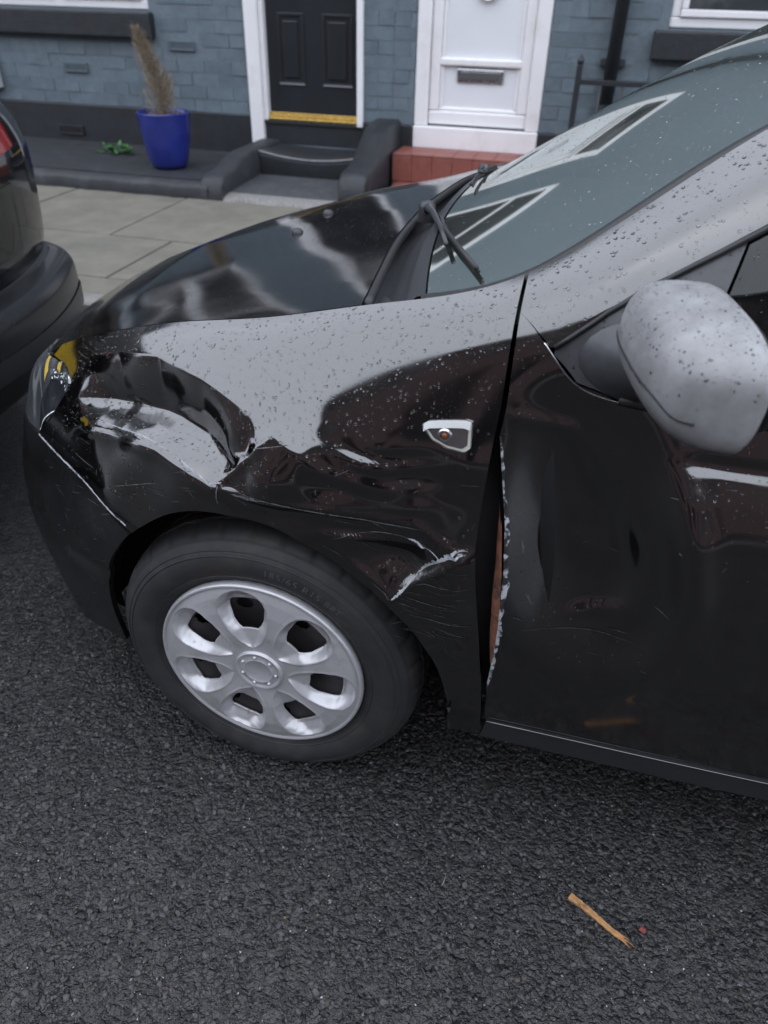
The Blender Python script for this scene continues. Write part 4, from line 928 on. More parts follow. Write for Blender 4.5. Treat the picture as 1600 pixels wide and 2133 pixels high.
# ---- side indicator
iT = [(.2945,.3065),(.303,.3025),(.353,.3085),(.3625,.313)]; iB = [(.2945,.310),(.309,.334),(.331,.350),(.357,.358),(.3645,.352)]
ist = coons(iT, iB, [(.2945,.3065),(.2945,.310)], [(.3625,.313),(.3645,.352)], 24, 12)
ib = panel('side_indicator', ist, lambda P: disp_fender(P)+.001, pmat('indicator_frame', (.60,.60,.53), .3), skirt=.006)
ins = (ist-ist.mean((0, 1)))*.86+ist.mean((0, 1))
panel('reflector', ins, lambda P: disp_fender(P)+.0025, pmat('indicator_reflector', (.26,.26,.27), .18, metal=.9), parent=ib, skirt=0)
top = coons(iT, [(a, b_+.0135) for a, b_ in iT], [(.2945,.3065),(.2945,.32)], [(.3625,.313),(.3625,.3265)], 16, 4)
panel('upper_bezel', (top-top.mean((0,1)))*[.95,.92]+top.mean((0,1)), lambda P: disp_fender(P)+.005, pmat('white_bezel', (.85,.86,.85), .2), parent=ib, skirt=.004)
c_ = surf(np.array(.327), np.array(.330), disp_fender, .004); MB().lathe([(0,-.004),(.004,-.003),(.0055,.0),(.0055,.003)], tuple(c_), 'y', 14).build('bulb', M_AMBER, ib, smooth=True)
c_ = surf(np.array(.327), np.array(.330), disp_fender, .003); MB().lathe([(.006,-.003),(.009,-.004),(.0105,.0)], tuple(c_), 'y', 18).build('bulb_cup', M_CHROME, ib, smooth=True)
panel('lens', ist, lambda P: disp_fender(P)+.007, M_CLEARI, parent=ib, skirt=.006)
# ---- open gap at the door edge: dark jamb, rusty inner skin, scraped folded edge
tt = np.linspace(.28, .90, 40); sL = np.interp(tt, [q[1] for q in fR], [q[0] for q in fR]); sD = np.interp(tt, [q[1] for q in dLf], [q[0] for q in dLf])
J = np.stack([surf(sL-.05, tt, None, -.016), surf(sL+.004, tt, None, -.045), surf((sL+sD)/2, tt, None, -.060), surf(sD+.03, tt, None, -.055), surf(sD+.07, tt, None, -.03)], 1)
MB().grid(J).build('door_jamb', M_INNER, car, smooth=True)
tt = np.linspace(.40, .80, 40); sD = np.interp(tt, [q[1] for q in dLf], [q[0] for q in dLf]); wv = np.sin((tt-.40)/.40*math.pi)**.4
e0 = surf(sD, tt, disp_door); 
rust = np.stack([e0+np.c_[-.001+0*tt, .003+0*tt, 0*tt], e0+np.c_[-.010*wv, .012+0*tt, 0*tt], e0+np.c_[-.016*wv, .024+0*tt, 0*tt], e0+np.c_[-.017*wv, .045+0*tt, 0*tt]], 1)
MB().grid(rust).build('exposed_inner_skin', M_RUST, door, smooth=True)
tt = np.linspace(.335, .86, 70); sD = np.interp(tt, [q[1] for q in dLf], [q[0] for q in dLf]); wv = np.interp(tt, [.335,.38,.44,.50,.56,.62,.70,.80,.86], [.002,.0035,.004,.008,.008,.007,.0055,.004,.002])*(1+.30*np.sin(tt*57)+.22*np.sin(tt*131+1)+.2*np.sin(tt*233))*.8
e0 = surf(sD-.0006, tt, disp_door, .0008); e1 = surf(sD+wv, tt, disp_door, .0010+.0*tt); e2 = e0+np.array([-.0012,.006,0])
MB().grid(np.stack([e2, e0, e1], 1)).build('scraped_edge', M_EDGE, door, smooth=True)
# ---- scratches as thin torn strips on the panels
srng = random.Random(11)
def strip(bld, pts, w0, disp, n=30, off=.0009, jag=.5, taper=True):
    q = resample(pts, n, len(pts) > 2); c = surf(q[:, 0], q[:, 1], disp, off); d = np.gradient(c, axis=0); nn = base_n(q[:, 0], q[:, 1]); sd_ = np.cross(d, nn); sd_ /= np.linalg.norm(sd_, axis=1, keepdims=True)
    u = np.linspace(0, 1, n); w = w0*((np.sin(math.pi*u)**.5 if taper else 1)*np.array([1+srng.uniform(-jag, jag) for _ in u])); o_ = np.array([srng.uniform(-.3, .3)*w0 for _ in u])
    L_ = c+sd_*(w+o_)[:, None]; R_ = c-sd_*(w-o_)[:, None]; bld.grid(np.stack([L_, R_], 1))
for pts, w in (([(.2677,.644),(.290,.612),(.3068,.5865)], .0030), ([(.300,.597),(.3398,.5414),(.379,.521)], .0042), ([(.340,.541),(.362,.520),(.379,.519)], .0036), ([(.286,.5088),(.304,.5138),(.316,.5213)], .0020), ([(.316,.5213),(.340,.5414)], .0008),
              ([(-.105,.335),(-.0836,.352),(-.0556,.380),(-.036,.403)], .0020), ([(-.036,.403),(-.015,.398)], .0014), ([(-.30,.272),(-.236,.286),(-.16,.303),(-.105,.334)], .0008)):
    b = MB(); strip(b, pts, w, disp_fender, n=44, jag=.6); b.build('paint_scrape', M_BAREMETAL, fender)

b = MB()
for pts, w in (([(-.018,.411),(.07,.44),(.175,.4687),(.31,.4837)], .0008), ([(.0,.432),(.06,.438)], .0022), ([(.04,.30),(.10,.30)], .0008), ([(.17,.526),(.25,.503),(.325,.519)], .0007),
              ([(-.02,.407),(-.022,.44),(-.02,.47)], .0012), ([(.30,.60),(.36,.60)], .0007), ([(.29,.64),(.36,.655)], .0006), ([(-.36,.40),(-.30,.43)], .0006), ([(-.25,.47),(-.14,.43)], .0007), ([(.31,.69),(.40,.70)], .0007), ([(.33,.71),(.39,.73)], .0005)): strip(b, pts, w, disp_fender)
for i in range(40):
    s0 = srng.uniform(.27,.37); t0 = srng.uniform(.56,.74); strip(b, [(s0,t0),(min(s0+srng.uniform(.01,.05),.385),t0+srng.uniform(.0,.012))], srng.uniform(.00015,.0003), disp_fender, n=6)
for i in range(26):
    s0 = srng.uniform(-.36,.37); t0 = srng.uniform(.33,.56) if s0 < .25 else srng.uniform(.4,.82); L_ = srng.uniform(.008,.04); strip(b, [(s0,t0),(min(s0+L_,.383),t0+srng.uniform(-.02,.03))], srng.uniform(.0002,.00035), disp_fender, n=8)
tag(b.build('fine_scratches', M_SCUFF, fender), kind='stuff')
b = MB(); strip(b, [(-.537,.4105),(-.411,.4515),(-.3119,.507),(-.2518,.572),(-.226,.596)], .0022, disp_bumper, n=80, off=.001, jag=.35, taper=False); b.build('scuffed_seam', M_BAREMETAL, bumper)
b = MB()
for i in range(24):
    s0 = srng.uniform(-.52,-.27); t0 = srng.uniform(.50,.9); L_ = srng.uniform(.004,.04); strip(b, [(s0,t0),(s0+L_,t0+srng.uniform(-.015,.02))], srng.uniform(.0002,.0008), disp_bumper, n=6)
tag(b.build('fine_scratches', M_SCUFF, bumper), kind='stuff')
b = MB()
for pts, w in (([(.47,.676),(.556,.674),(.66,.668)], .0005), ([(.47,.60),(.482,.625)], .0022), ([(.452,.50),(.457,.525)], .0018), ([(.455,.64),(.475,.655)], .0012), ([(.60,.66),(.63,.656)], .0005)): strip(b, pts, w, disp_door, n=14)
for i in range(12):
    s0 = srng.uniform(.45,.72); t0 = srng.uniform(.32,.85); L_ = srng.uniform(.003,.03); strip(b, [(s0,t0),(s0+L_,t0+srng.uniform(-.01,.01))], srng.uniform(.0002,.0006), disp_door, n=6)
tag(b.build('fine_scratches', M_SCUFF, door), kind='stuff')
# broken lens edges
dk = coons([(-.500,.150),(-.455,.165),(-.410,.178)], [(-.5365,.375),(-.532,.385)], [(-.500,.150),(-.530,.26),(-.5365,.375)], [(-.410,.178),(-.43,.226),(-.532,.385)], 12, 14)
panel('dark_lamp_section', dk, lambda P: disp_lens(P)+.0016, pmat('dark_lamp_plastic', (.018,.020,.024), .12, spec=.5, var=(60,.4), tint=[(70,(.10,.11,.12),.66,.78)]), parent=hd, skirt=0)
for k in range(16):
    s0 = srng.uniform(-.535,-.412); t0 = np.interp(s0, [-.60,-.535,-.45,-.412], [.06,.10,.140,.170])+srng.uniform(-.004,.035); b = MB(); strip(b, [(s0,t0),(s0+srng.uniform(.004,.014),t0+srng.uniform(-.006,.008))], srng.uniform(.0008,.0026), disp_lens, n=6, off=.003); b.build('lens_chip', pmat('lens_chip', (.66,.70,.73), .25) if 'lens_chip' not in MATS else MATS['lens_chip'], hd)
b = MB()
for pts in ([(-.405,.180),(-.43,.224),(-.48,.30),(-.53,.385)],): strip(b, pts, .0011, disp_lens, n=24, off=.002, taper=False)
b.build('cracked_edge', pmat('cracked_lens_edge', (.62,.66,.68), .3, var=(200,.4)), hd)
# ---- wheel
wheel = empty('wheel', (0,0,.31)); wheel.parent = car
def tyre_mesh():
    prof = [(.196,.020),(.206,.008),(.214,.003),(.228,-.006),(.246,-.011),(.262,-.010),(.276,-.003),(.287,.007),(.290,.009),(.2915,.0125),(.296,.017),(.303,.026),(.3065,.036),(.309,.050),(.3035,.0515),(.3035,.0585),(.3095,.060),(.310,.085),(.304,.0865),(.304,.0935),(.310,.095),(.3095,.122),(.304,.1235),(.304,.1305),(.309,.132),(.3065,.146),(.300,.160),(.28,.178),(.246,.190),(.21,.178),(.196,.162)]
    nt_ = 384; P = np.zeros((len(prof), nt_, 3))
    for i, (r, y) in enumerate(prof):
        for j in range(nt_):
            a = 2*math.pi*j/nt_; rr = r; g_ = (j % 6 == 0); g2 = (j % 12 in (0, 1))
            if .292 < r and y < .051 and g2: rr -= .0030*min(1, (r-.292)/.008)
            if r > .306 and .055 < y < .128 and (j+int(y*300)) % 6 == 0: rr -= .0025
            if .205 < r < .213 and y < .02: rr += .0006*math.sin(j*.9)
            P[i, j] = (rr*math.cos(a), y, rr*math.sin(a))
    # flattened where it stands on the road
    z = P[..., 2]; P[..., 1] -= np.where((z < -.24) & (P[..., 1] < .05), (-.24-z)*.10, 0); P[..., 2] = np.maximum(z, -.3085)
    return P
TP = tyre_mesh(); b = MB(); n_, m_ = TP.shape[:2]; b.V = [tuple(v) for v in TP.reshape(-1, 3)]
b.F = [(i*m_+j, (i+1)*m_+j, (i+1)*m_+(j+1) % m_, i*m_+(j+1) % m_) for i in range(n_-1) for j in range(m_)]
tyre = b.build('tyre', M_TYRE, wheel, auto=35)
for (r, w, y) in ((.2235,.0008,-.0045),(.270,.0010,-.0072),(.2785,.0009,-.0022)):
    b = MB().lathe([(r-w*1.5,y+.0012),(r-w,y-.0004),(r+w,y-.0004),(r+w*1.5,y+.0016)], (0,0,0), 'y', 160); b.build('sidewall_ring', M_TYRE, wheel, smooth=True)
def arc_text(txt, r0, size, a_mid, y0):
    cu = bpy.data.curves.new('t', 'FONT'); cu.body = txt; cu.size = size; cu.align_x = 'CENTER'; cu.extrude = .0; cu.resolution_u = 3; cu.space_character = 1.15
    o = bpy.data.objects.new('t', cu); COL.objects.link(o); dg = bpy.context.evaluated_depsgraph_get(); me = bpy.data.meshes.new_from_object(o.evaluated_get(dg))
    V = [v.co.copy() for v in me.vertices]; F = [tuple(p.vertices) for p in me.polygons]; bpy.data.objects.remove(o); bpy.data.curves.remove(cu); bpy.data.meshes.remove(me)
    out = []
    for v in V:
        a = a_mid-v.x/(r0+size*.4); r = r0+v.y; y = np.interp(r, [.214,.228,.246,.262,.276,.287], [.003,-.006,-.011,-.010,-.003,.007])-.0009
        out.append((r*math.cos(a), y, r*math.sin(a)))
    return out, F
try:
    V, F = arc_text('185/65 R15 88T', .243, .021, R(66), 0); link_mesh('sidewall_lettering', V, F, M_TYRETXT, wheel)
except Exception as ex: print('text failed', ex)
# hub cap: seven flared spokes with pockets and open windows
NS = 7; A0 = R(72)
HP = np.array([.058,.066,.078,.092,.110,.135,.160,.178,.189,.193]); HW = np.array([.0015,.011,.0225,.031,.0395,.0475,.0510,.0470,.030,.004])       # half width of the pocket along the radius
HH = np.array([.058,.098,.1005,.110,.122,.150,.160,.1635,.193]); HHW = np.array([.0008,.0135,.0150,.0235,.0300,.0350,.0335,.0285,.002])             # half width of its window
rows = np.unique(np.r_[np.linspace(0,.056,14), np.linspace(.058,.099,26), .1005, np.linspace(.104,.160,24), .1635, np.linspace(.167,.193,16), np.linspace(.195,.2035,6)])
def pw(r): return np.interp(r, HP, HW, left=.0012, right=.003)
def hwid(r): return np.minimum(np.interp(r, HH, HHW, left=.0006, right=.0015), pw(r)*.80)
def hub_depth(r, arc):
    crown = np.interp(r, [0,.03,.05,.07,.10,.15,.18,.195,.2,.2035], [-.012,-.012,-.011,-.0125,-.0155,-.0155,-.011,-.006,-.004,.004])
    D = np.interp(r, [.058,.066,.074,.100,.150,.170,.186,.193], [0,.0045,.007,.013,.024,.023,.010,0])
    ins = pw(r)-np.abs(arc); tr = np.maximum(pw(r)-hwid(r), .002)
    pk = np.clip(ins/tr, 0, 1); pk = np.where(pk < 1, .25*pk+.75*pk*pk*(3-2*pk), 1)
    return crown+D*pk-.0012*np.exp(-(ins/.0022)**2)*(r > .06)*(r < .19)+.0008*np.exp(-(np.abs(arc)*0+ins+.006)**2/.00001)*0
V = []; F = []; fr_h = np.linspace(-1,1,11); ncol = None
sector = 2*math.pi/NS
for k in range(NS):
    cols = []
    for r in rows:
        rr_ = max(r, 1e-4); ap = pw(r)/max(rr_, .02); ah = hwid(r)/max(rr_, .02); am = sector/2
        ap = min(ap, am*.93); ah = min(ah, ap*.85)
        a_ = np.r_[np.linspace(-am,-ap,9)[:-1], np.linspace(-ap,-ah,10)[:-1], np.linspace(-ah,ah,11)[:-1], np.linspace(ah,ap,10)[:-1], np.linspace(ap,am,9)]
        cols.append([(r, t) for t in a_])
    n_c = len(cols[0]); k0 = len(V); th0 = A0+sector*(k+.5)
    for row in cols:
        for (r, t) in row: V.append((r*math.cos(th0+t), float(hub_depth(r, t*r)), r*math.sin(th0+t)))
    for i in range(len(rows)-1):
        for j in range(n_c-1):
            if 17 <= j < 27 and rows[i] >= .1004 and rows[i+1] <= .1636: continue
            F.append((k0+i*n_c+j, k0+(i+1)*n_c+j, k0+(i+1)*n_c+j+1, k0+i*n_c+j+1))
hub = link_mesh('hubcap', V, F, M_HUB, wheel, smooth=True)
_bm = bmesh.new(); _bm.from_mesh(hub.data); bmesh.ops.remove_doubles(_bm, verts=_bm.verts, dist=1e-5); _bm.to_mesh(hub.data); _bm.free()
hub.data.polygons.foreach_set('use_smooth', [True]*len(hub.data.polygons))
sd_ = hub.modifiers.new('thickness', 'SOLIDIFY'); sd_.thickness = .004; sd_.offset = -1
MB().lathe([(.1965,-.004),(.2005,-.0085),(.2045,-.007),(.2065,.002),(.2045,.010)], (0,0,0), 'y', 160).build('rim_lip', M_HUB, wheel, smooth=True)
cc = MB().lathe([(.0,-.0145),(.026,-.0145),(.0285,-.0162),(.031,-.0145),(.040,-.0140),(.043,-.0165),(.0465,-.0165),(.049,-.011)], (0,0,0), 'y', 72).build('centre_cap', M_HUB, wheel, auto=40)
for k in range(7):
    a = A0+2*math.pi*(k+.5)/7; MB().lathe([(0,-.0185),(.0022,-.018),(.0036,-.0155),(.0038,-.012)], (.0355*math.cos(a),0,.0355*math.sin(a)), 'y', 10).build('cap_stud', M_HUB, wheel, smooth=True)
# rusty stain chips on the hub cap rim
# steel wheel behind the hub cap with round holes, brake disc, valve
b = MB(); nr2, na2 = 24, 160; r2 = np.linspace(.03,.195,nr2); keepf = []
P = np.array([[(r*math.cos(t), .030+.014*math.sin(r*30), r*math.sin(t)) for t in np.linspace(0, 2*math.pi, na2, endpoint=False)] for r in r2])
b.V = [tuple(v) for v in P.reshape(-1, 3)]
for i in range(nr2-1):
    for j in range(na2):
        t = (j+.5)*2*math.pi/na2; r = (r2[i]+r2[i+1])/2; k = round((t-.2)/(2*math.pi/8)); tc_ = .2+k*2*math.pi/8
        if (r*math.cos(t-tc_)-.145)**2+(r*math.sin(t-tc_))**2 < .017**2: continue
        b.F.append((i*na2+j, (i+1)*na2+j, (i+1)*na2+(j+1) % na2, i*na2+(j+1) % na2))
b.build('steel_rim', M_STEELW, wheel, smooth=True)
MB().lathe([(.02,.05),(.135,.05),(.135,.065),(.02,.065)], (0,0,0), 'y', 48).build('brake_disc', M_STEELW, wheel, auto=30)
MB().lathe([(.198,.012),(.192,.03),(.190,.10),(.198,.17)], (0,0,0), 'y', 64).build('rim_barrel', M_STEELW, wheel, smooth=True)
MB().lathe([(0,.09),(.19,.09)], (0,0,0), 'y', 32).build('back_plate', M_VOID, wheel)
for (x, y, fl) in ((RW, .0, 1), (0, 2*YC, -1), (RW, 2*YC, -1)):
    w2 = empty('wheel', (x, y, .31)); w2.parent = car; w2.scale = (1, fl, 1)
    for src in (tyre, hub):
        o = share(src.name.split('.')[0], src, w2)
        if src is hub: q = o.modifiers.new('thickness', 'SOLIDIFY'); q.thickness = .004; q.offset = -1
    MB().lathe([(0,.09),(.19,.09)], (0,0,0), 'y', 32).build('back_plate', M_VOID, w2)
# ---- wheel arch liners, underbody, inside
for (x, mi, r_) in ((0, 0, .395), (0, 1, .395), (RW, 0, .385), (RW, 1, .385)):
    P = np.array([[(x+r_*math.cos(t)*f, yv, .31+r_*math.sin(t)*f) for (yv, f) in ((.095,.90),(.11,1.0),(.25,1.0),(.30,.2))] for t in np.linspace(R(-8), R(184), 40)])
    if mi: P[..., 1] = 2*YC-P[..., 1]
    MB().grid(P).build('arch_liner', M_INNER, car, smooth=True)
# fold of the arch edge
ar = zt(arch_pts(ARCH, 60)); q0 = np.array(ar); e0 = surf(q0[:, 0], np.minimum(q0[:, 1], .999), disp_fender, -.0005); MB().grid(np.stack([e0, e0+[0,.012,-.002], e0+[0,.03,.004]], 1)).build('arch_lip', M_PAINT, car, smooth=True)
MB().box((-.55,.30,.19),(3.05,1.32,.28)).box((.45,.06,.22),(2.1,1.56,.30)).build('underbody', M_INNER, car)
MB().box((-.5,.36,.29),(.15,1.26,.62)).build('engine_bay', M_INNER, car)
MB().box((.45,.10,.31),(2.9,1.52,.36)).build('cabin_floor', M_SEAT, car)
# bulkhead hides the engine side from the cabin
MB().add([(.16,.16,.4),(.16,1.46,.4),(.16,1.46,.985),(.16,.16,.985)], [(0,1,2,3)]).build('bulkhead', M_INNER, car)
d_ = []
for y in np.linspace(.13, 1.49, 24):
    hood = .035*math.exp(-((y-.45)/.20)**2)
    d_.append([(.17,y,.985),(.30,y,.995),(.45,y,.998+hood*.6),(.58,y,.985+hood),(.64,y,.94+hood*.6),(.66,y,.80),(.60,y,.60),(.55,y,.40)])
MB().grid(np.array(d_)).build('dashboard', M_DASH, car, smooth=True)
b = MB().tube([(.78+.045*math.sin(t)*1.0-.08*0, .45+.185*math.cos(t), .90+.175*math.sin(t)) for t in np.linspace(0, 2*math.pi, 33)], .015, 8, cap=False); b.tube([(.66,.45,.86),(.78,.45,.90)], .03, 10); b.tube([(.78,.27,.90),(.78,.63,.90)], .014, 8); b.build('steering_wheel', M_DASH, car, smooth=True)
for y in (.45, 1.17):
    st_ = MB().box((1.0,y-.24,.36),(1.5,y+.24,.55)).build('seat', M_SEAT, car, bevel=.05, seg=3)
    MB().prism([(1.42,.5),(1.56,.5),(1.72,1.12),(1.62,1.14)], 'y', y-.23, y+.23).build('seat_back', M_SEAT, st_, bevel=.04, seg=3)
    MB().box((1.64,y-.12,1.15),(1.72,y+.12,1.33)).build('head_rest', M_SEAT, st_, bevel=.03, seg=3)
MB().box((2.05,.2,.36),(2.5,1.42,.56)).box((2.45,.2,.5),(2.6,1.42,1.1)).build('rear_seat', M_SEAT, car, bevel=.04)

# the car leans with the camber of the road: everything beyond the near flank sits a little lower
def lean(o):
    for c in o.children:
        if c.type == 'MESH' and c.parent.name.split('.')[0] != 'wheel':
            me = c.data; n = len(me.vertices); co = np.empty(n*3); me.vertices.foreach_get('co', co); co = co.reshape(-1, 3); t = co[:, 1]-.14
            if np.all(np.array(c.location) == 0): co[:, 2] -= .040*(np.sqrt(t*t+.04**2)+t)/2; me.vertices.foreach_set('co', co.ravel()); me.update()
        elif c.type == 'EMPTY' and c.location.y > 1: c.location.z -= .058
        lean(c)
# ---------------------------------------------------------------- parked car ahead (its tail is in view)
M_PAINT2 = pmat('black_paint_other_car', (.008,.008,.009), .07, spec=.55, rvar=(8,.03))
M_BUMP2 = pmat('dark_grey_bumper', (.020,.021,.023), .22, spec=.5, var=(30,.15))
M_PLATE = pmat('yellow_plate', (.80,.52,.03), .35)
M_RED = pmat('red_tail_lens', (.22,.006,.006), .08, spec=.6)
M_WHITEL = pmat('white_tail_lens', (.40,.36,.36), .1)
ahead = empty('parked_car', (-2.6,.64,0), 'black car parked ahead with its tail lamp and yellow plate at the left edge', 'car')
# sections run across the tail from near side to far side; columns from window line to underside
ZC = [1.42,1.30,1.12,1.02,.93,.80,.66,.605,.585,.54,.43,.33,.25]
XB = [-.22,-.13,-.03,.0,.012,.0,-.02,-.035,.035,.062,.065,.03,-.06]      # fore-aft profile of the tail at its centre, relative
INW = [.24,.20,.115,.05,.025,.01,.0,.0,-.02,-.022,-.02,.0,.04]            # how far the flank is set in
def tail(s, k):
    """s 0 near flank front .. 1 far flank front"""
    hw = .865-INW[k]; 
    a = abs(s-.5)*2; sg = 1 if s > .5 else -1
    if a < .62:
        u = a/.62; y = hw*.86*u; x = -.185*u**2.3
    elif a < .80:
        u = (a-.62)/.18; th = u*math.pi/2
        y = hw*.86+hw*.14*math.sin(th); x = -.185-.20*(1-math.cos(th))-.10*u
    else:
        u = (a-.80)/.20; y = hw-.0*u; x = -.485-1.9*u
    return (-1.165+XB[k]+x, .64+sg*y, ZC[k])
S2 = np.r_[np.linspace(0,.1,8), np.linspace(.11,.19,16), np.linspace(.2,.8,60), np.linspace(.81,.89,16), np.linspace(.9,1,8)]
def tail_grid(k0, k1, sub=5, off=0.):
    K = np.arange(len(ZC)); kk, W = _spl(K); q = np.linspace(k0, k1, (k1-k0)*sub+1)
    out = np.zeros((len(S2), len(q), 3))
    for i, s in enumerate(S2):
        C = np.array([tail(s, k) for k in K]); out[i] = np.stack([np.interp(q, K, C[:, c]) for c in range(3)], -1) if False else np.stack([_pch(K, C[:, c], q) for c in range(3)], -1)
    return out
def _pch(xk, v, q):
    d = np.diff(v); m = np.zeros(len(v)); m[0], m[-1] = d[0], d[-1]
    for i in range(1, len(v)-1): m[i] = 0 if d[i-1]*d[i] <= 0 else 2*d[i-1]*d[i]/(d[i-1]+d[i])
    i = np.clip(np.floor(q).astype(int), 0, len(v)-2); t = q-i
    return (2*t**3-3*t**2+1)*v[i]+(t**3-2*t**2+t)*m[i]+(-2*t**3+3*t**2)*v[i+1]+(t**3-t**2)*m[i+1]
def relp(P, o): return P-np.array(o.location)
MB().grid(relp(tail_grid(2, 7), ahead)).build('tailgate', M_PAINT2, ahead, smooth=True)
MB().grid(relp(tail_grid(7, 12), ahead)).build('rear_bumper', M_BUMP2, ahead, smooth=True)
MB().grid(relp(tail_grid(0, 2), ahead)).build('rear_window', M_SIDEG, ahead, smooth=True)
def tpoint(s, z, off=0.):
    k = float(np.interp(-z, [-q for q in ZC], range(len(ZC)))); K = np.arange(len(ZC)); C = np.array([tail(s, q) for q in K])
    return np.array([_pch(K, C[:, c], np.array([k]))[0] for c in range(3)])+np.array([off,0,0])
for (sa, sb) in ((.265,.35),(.65,.735)):
    P = np.array([[tpoint(s, z)+np.array([.010,0,.0])+(np.array([0,.010,0]) if s > .8 else np.array([0,-.010,0]) if s < .2 else 0) for z in np.linspace(1.10-.03*abs(s-.5), .965+.02*math.sin(s*9), 14)] for s in np.linspace(sa, sb, 26)])
    lo = MB().grid(relp(P, ahead)).build('tail_lamp', M_RED, ahead, smooth=True)
    P = np.array([[tpoint(s, z)+np.array([.014,0,0])+(np.array([0,.014,0]) if s > .8 else np.array([0,-.014,0]) if s < .2 else 0) for z in np.linspace(1.075, 1.05, 6)] for s in np.linspace(sa+.02, sb-.03, 20)])
    MB().grid(relp(P, ahead)).build('clear_strip', M_WHITEL, lo, smooth=True)
P = np.array([[tpoint(s, z, -.002)+np.array([-.02*math.sin((z-.69)/.19*math.pi)*(1-abs((s-.5)/.20)**4) if abs(s-.5) < .2 else 0,0,0])+np.array([.004,0,0]) for z in np.linspace(.88,.69,12)] for s in np.linspace(.30,.70,30)])
MB().grid(relp(P, ahead)).build('plate_recess', M_BUMP2, ahead, smooth=True)
pl = MB().box((-.004,-.26,-.056),(.0,.26,.056)).build('number_plate', M_PLATE, ahead, bevel=.003); pl.location = Vector((-1.130,.585,.785))-ahead.location; pl.rotation_euler = (0,R(-3),0)
# dark strip along the bumper, reflector
P = np.array([[tpoint(s, z)+np.array([.004,0,0])+(np.array([0,.003,0]) if s > .8 else np.array([0,-.003,0]) if s < .2 else 0) for z in (.475,.455,.43,.41)] for s in S2]); MB().grid(relp(P, ahead)).build('bumper_strip', M_PLASTIC, ahead, smooth=True)
# rest of the body: flanks forward, roof, wheels
for sg in (-1, 1):
    yy_ = .64+sg*.86
    P = np.array([[(x, .64+sg*(.865-np.interp(z,[.25,.54,.9,1.1,1.42],[.03,-.0,.02,.12,.24])), z) for z in (1.42,1.1,.9,.54,.25)] for x in np.linspace(-5.3,-3.4,12)])
    MB().grid(relp(P, ahead)).build('body_side', M_PAINT2, ahead, smooth=True)
    for xw in (-2.35,-4.75):
        wl = empty('wheel', Vector((xw,.64+sg*.86,.31))-ahead.location); wl.parent = ahead; wl.scale = (1,-sg,1)
        o = share('tyre', tyre, wl); o2 = share('hubcap', hub, wl); MB().lathe([(0,.09),(.19,.09)], (0,0,0), 'y', 32).build('back_plate', M_VOID, wl)
P = np.array([[(x, .64+.62*w, np.interp(x,[-5.3,-4.6,-3.9,-3.2,-1.6,-1.42],[.95,1.02,1.40,1.46,1.45,1.42])+.03*(1-w*w)) for w in np.linspace(-1,1,14)] for x in np.linspace(-5.3,-1.42,40)])
MB().grid(relp(P, ahead)).build('roof', M_PAINT2, ahead, smooth=True)
MB().add([(-5.3,0,.25),(-5.3,1.7,.25),(-5.3,1.6,.95),(-5.3,.1,.95)], [(0,1,2,3)]); 
MB().box((-5.2+2.6,-.75,.2),(-1.45+2.6,.75,.30)).build('underbody', M_INNER, ahead)

# ---------------------------------------------------------------- rain drops on the panels
def dome_verts():
    V = [(0,0,1.0)]
    for (rad, h) in ((.55,.82),(.9,.42),(1.0,-.05)): V += [(rad*math.cos(t), rad*math.sin(t), h) for t in np.linspace(0, 2*math.pi, 7, endpoint=False)]
    F = [(0, 1+j, 1+(j+1) % 7) for j in range(7)]+[(1+k*7+j, 8+k*7+j, 8+k*7+(j+1) % 7, 1+k*7+(j+1) % 7) for k in range(2) for j in range(7)]
    return np.array(V), F
DV, DF = dome_verts()
def drops(key, count, parent, rmin, rmax, dens, flat=.45, seed=0, name='rain_drops', power=4.0):
    P, N = PATCH[key]; g = np.random.default_rng(100+seed); n, m = P.shape[:2]
    A = np.linalg.norm(np.cross(P[1:, :-1]-P[:-1, :-1], P[:-1, 1:]-P[:-1, :-1]), axis=-1); w = A*dens(P[:-1, :-1], N[:-1, :-1]); w = np.maximum(w, 0).ravel(); w /= w.sum()
    idx = g.choice(len(w), count, p=w); I, J = np.unravel_index(idx, A.shape); a, b_ = g.random(count), g.random(count)
    bil = lambda Q: ((1-a)*(1-b_))[:, None]*Q[I, J]+(a*(1-b_))[:, None]*Q[I+1, J]+((1-a)*b_)[:, None]*Q[I, J+1]+(a*b_)[:, None]*Q[I+1, J+1]
    C = bil(P); Nn = bil(N); Nn /= np.linalg.norm(Nn, axis=1, keepdims=True)
    up = np.tile([0, 0, 1.], (count, 1)); tz = up-(up*Nn).sum(1, keepdims=True)*Nn; tz /= np.maximum(np.linalg.norm(tz, axis=1, keepdims=True), 1e-6); tx = np.cross(tz, Nn)
    r = rmin+(rmax-rmin)*g.random(count)**power; el = 1+g.random(count)*.35*(1-np.abs(Nn[:, 2])); jx = 1+g.normal(0, .12, (count, len(DV)))
    V = C[:, None]+(DV[None, :, 0]*jx)[..., None]*tx[:, None]*r[:, None, None]+(DV[None, :, 1]*jx)[..., None]*tz[:, None]*(r*el)[:, None, None]+DV[None, :, 2, None]*Nn[:, None]*(r*flat)[:, None, None]
    V = V.reshape(-1, 3); k = len(DV); F = [tuple(i+q*k for i in f) for q in range(count) for f in DF]
    o = link_mesh(name, V, F, M_WATER, parent, smooth=True); tag(o, kind='stuff'); return o
upf = lambda lo, hi: (lambda P, N: sm(lo, hi, N[..., 2])+.04)
inframe = lambda P: (P[..., 0] < 1.15)
drops('fender', 4600, fender, .0005, .0025, lambda P, N: (sm(.05,.5,N[...,2])+.05)*(1-.6*(P[...,0]<-.42)), seed=1)
drops('pillar', 2000, car, .0005, .0028, lambda P, N: upf(0,.4)(P,N)*inframe(P), seed=2)
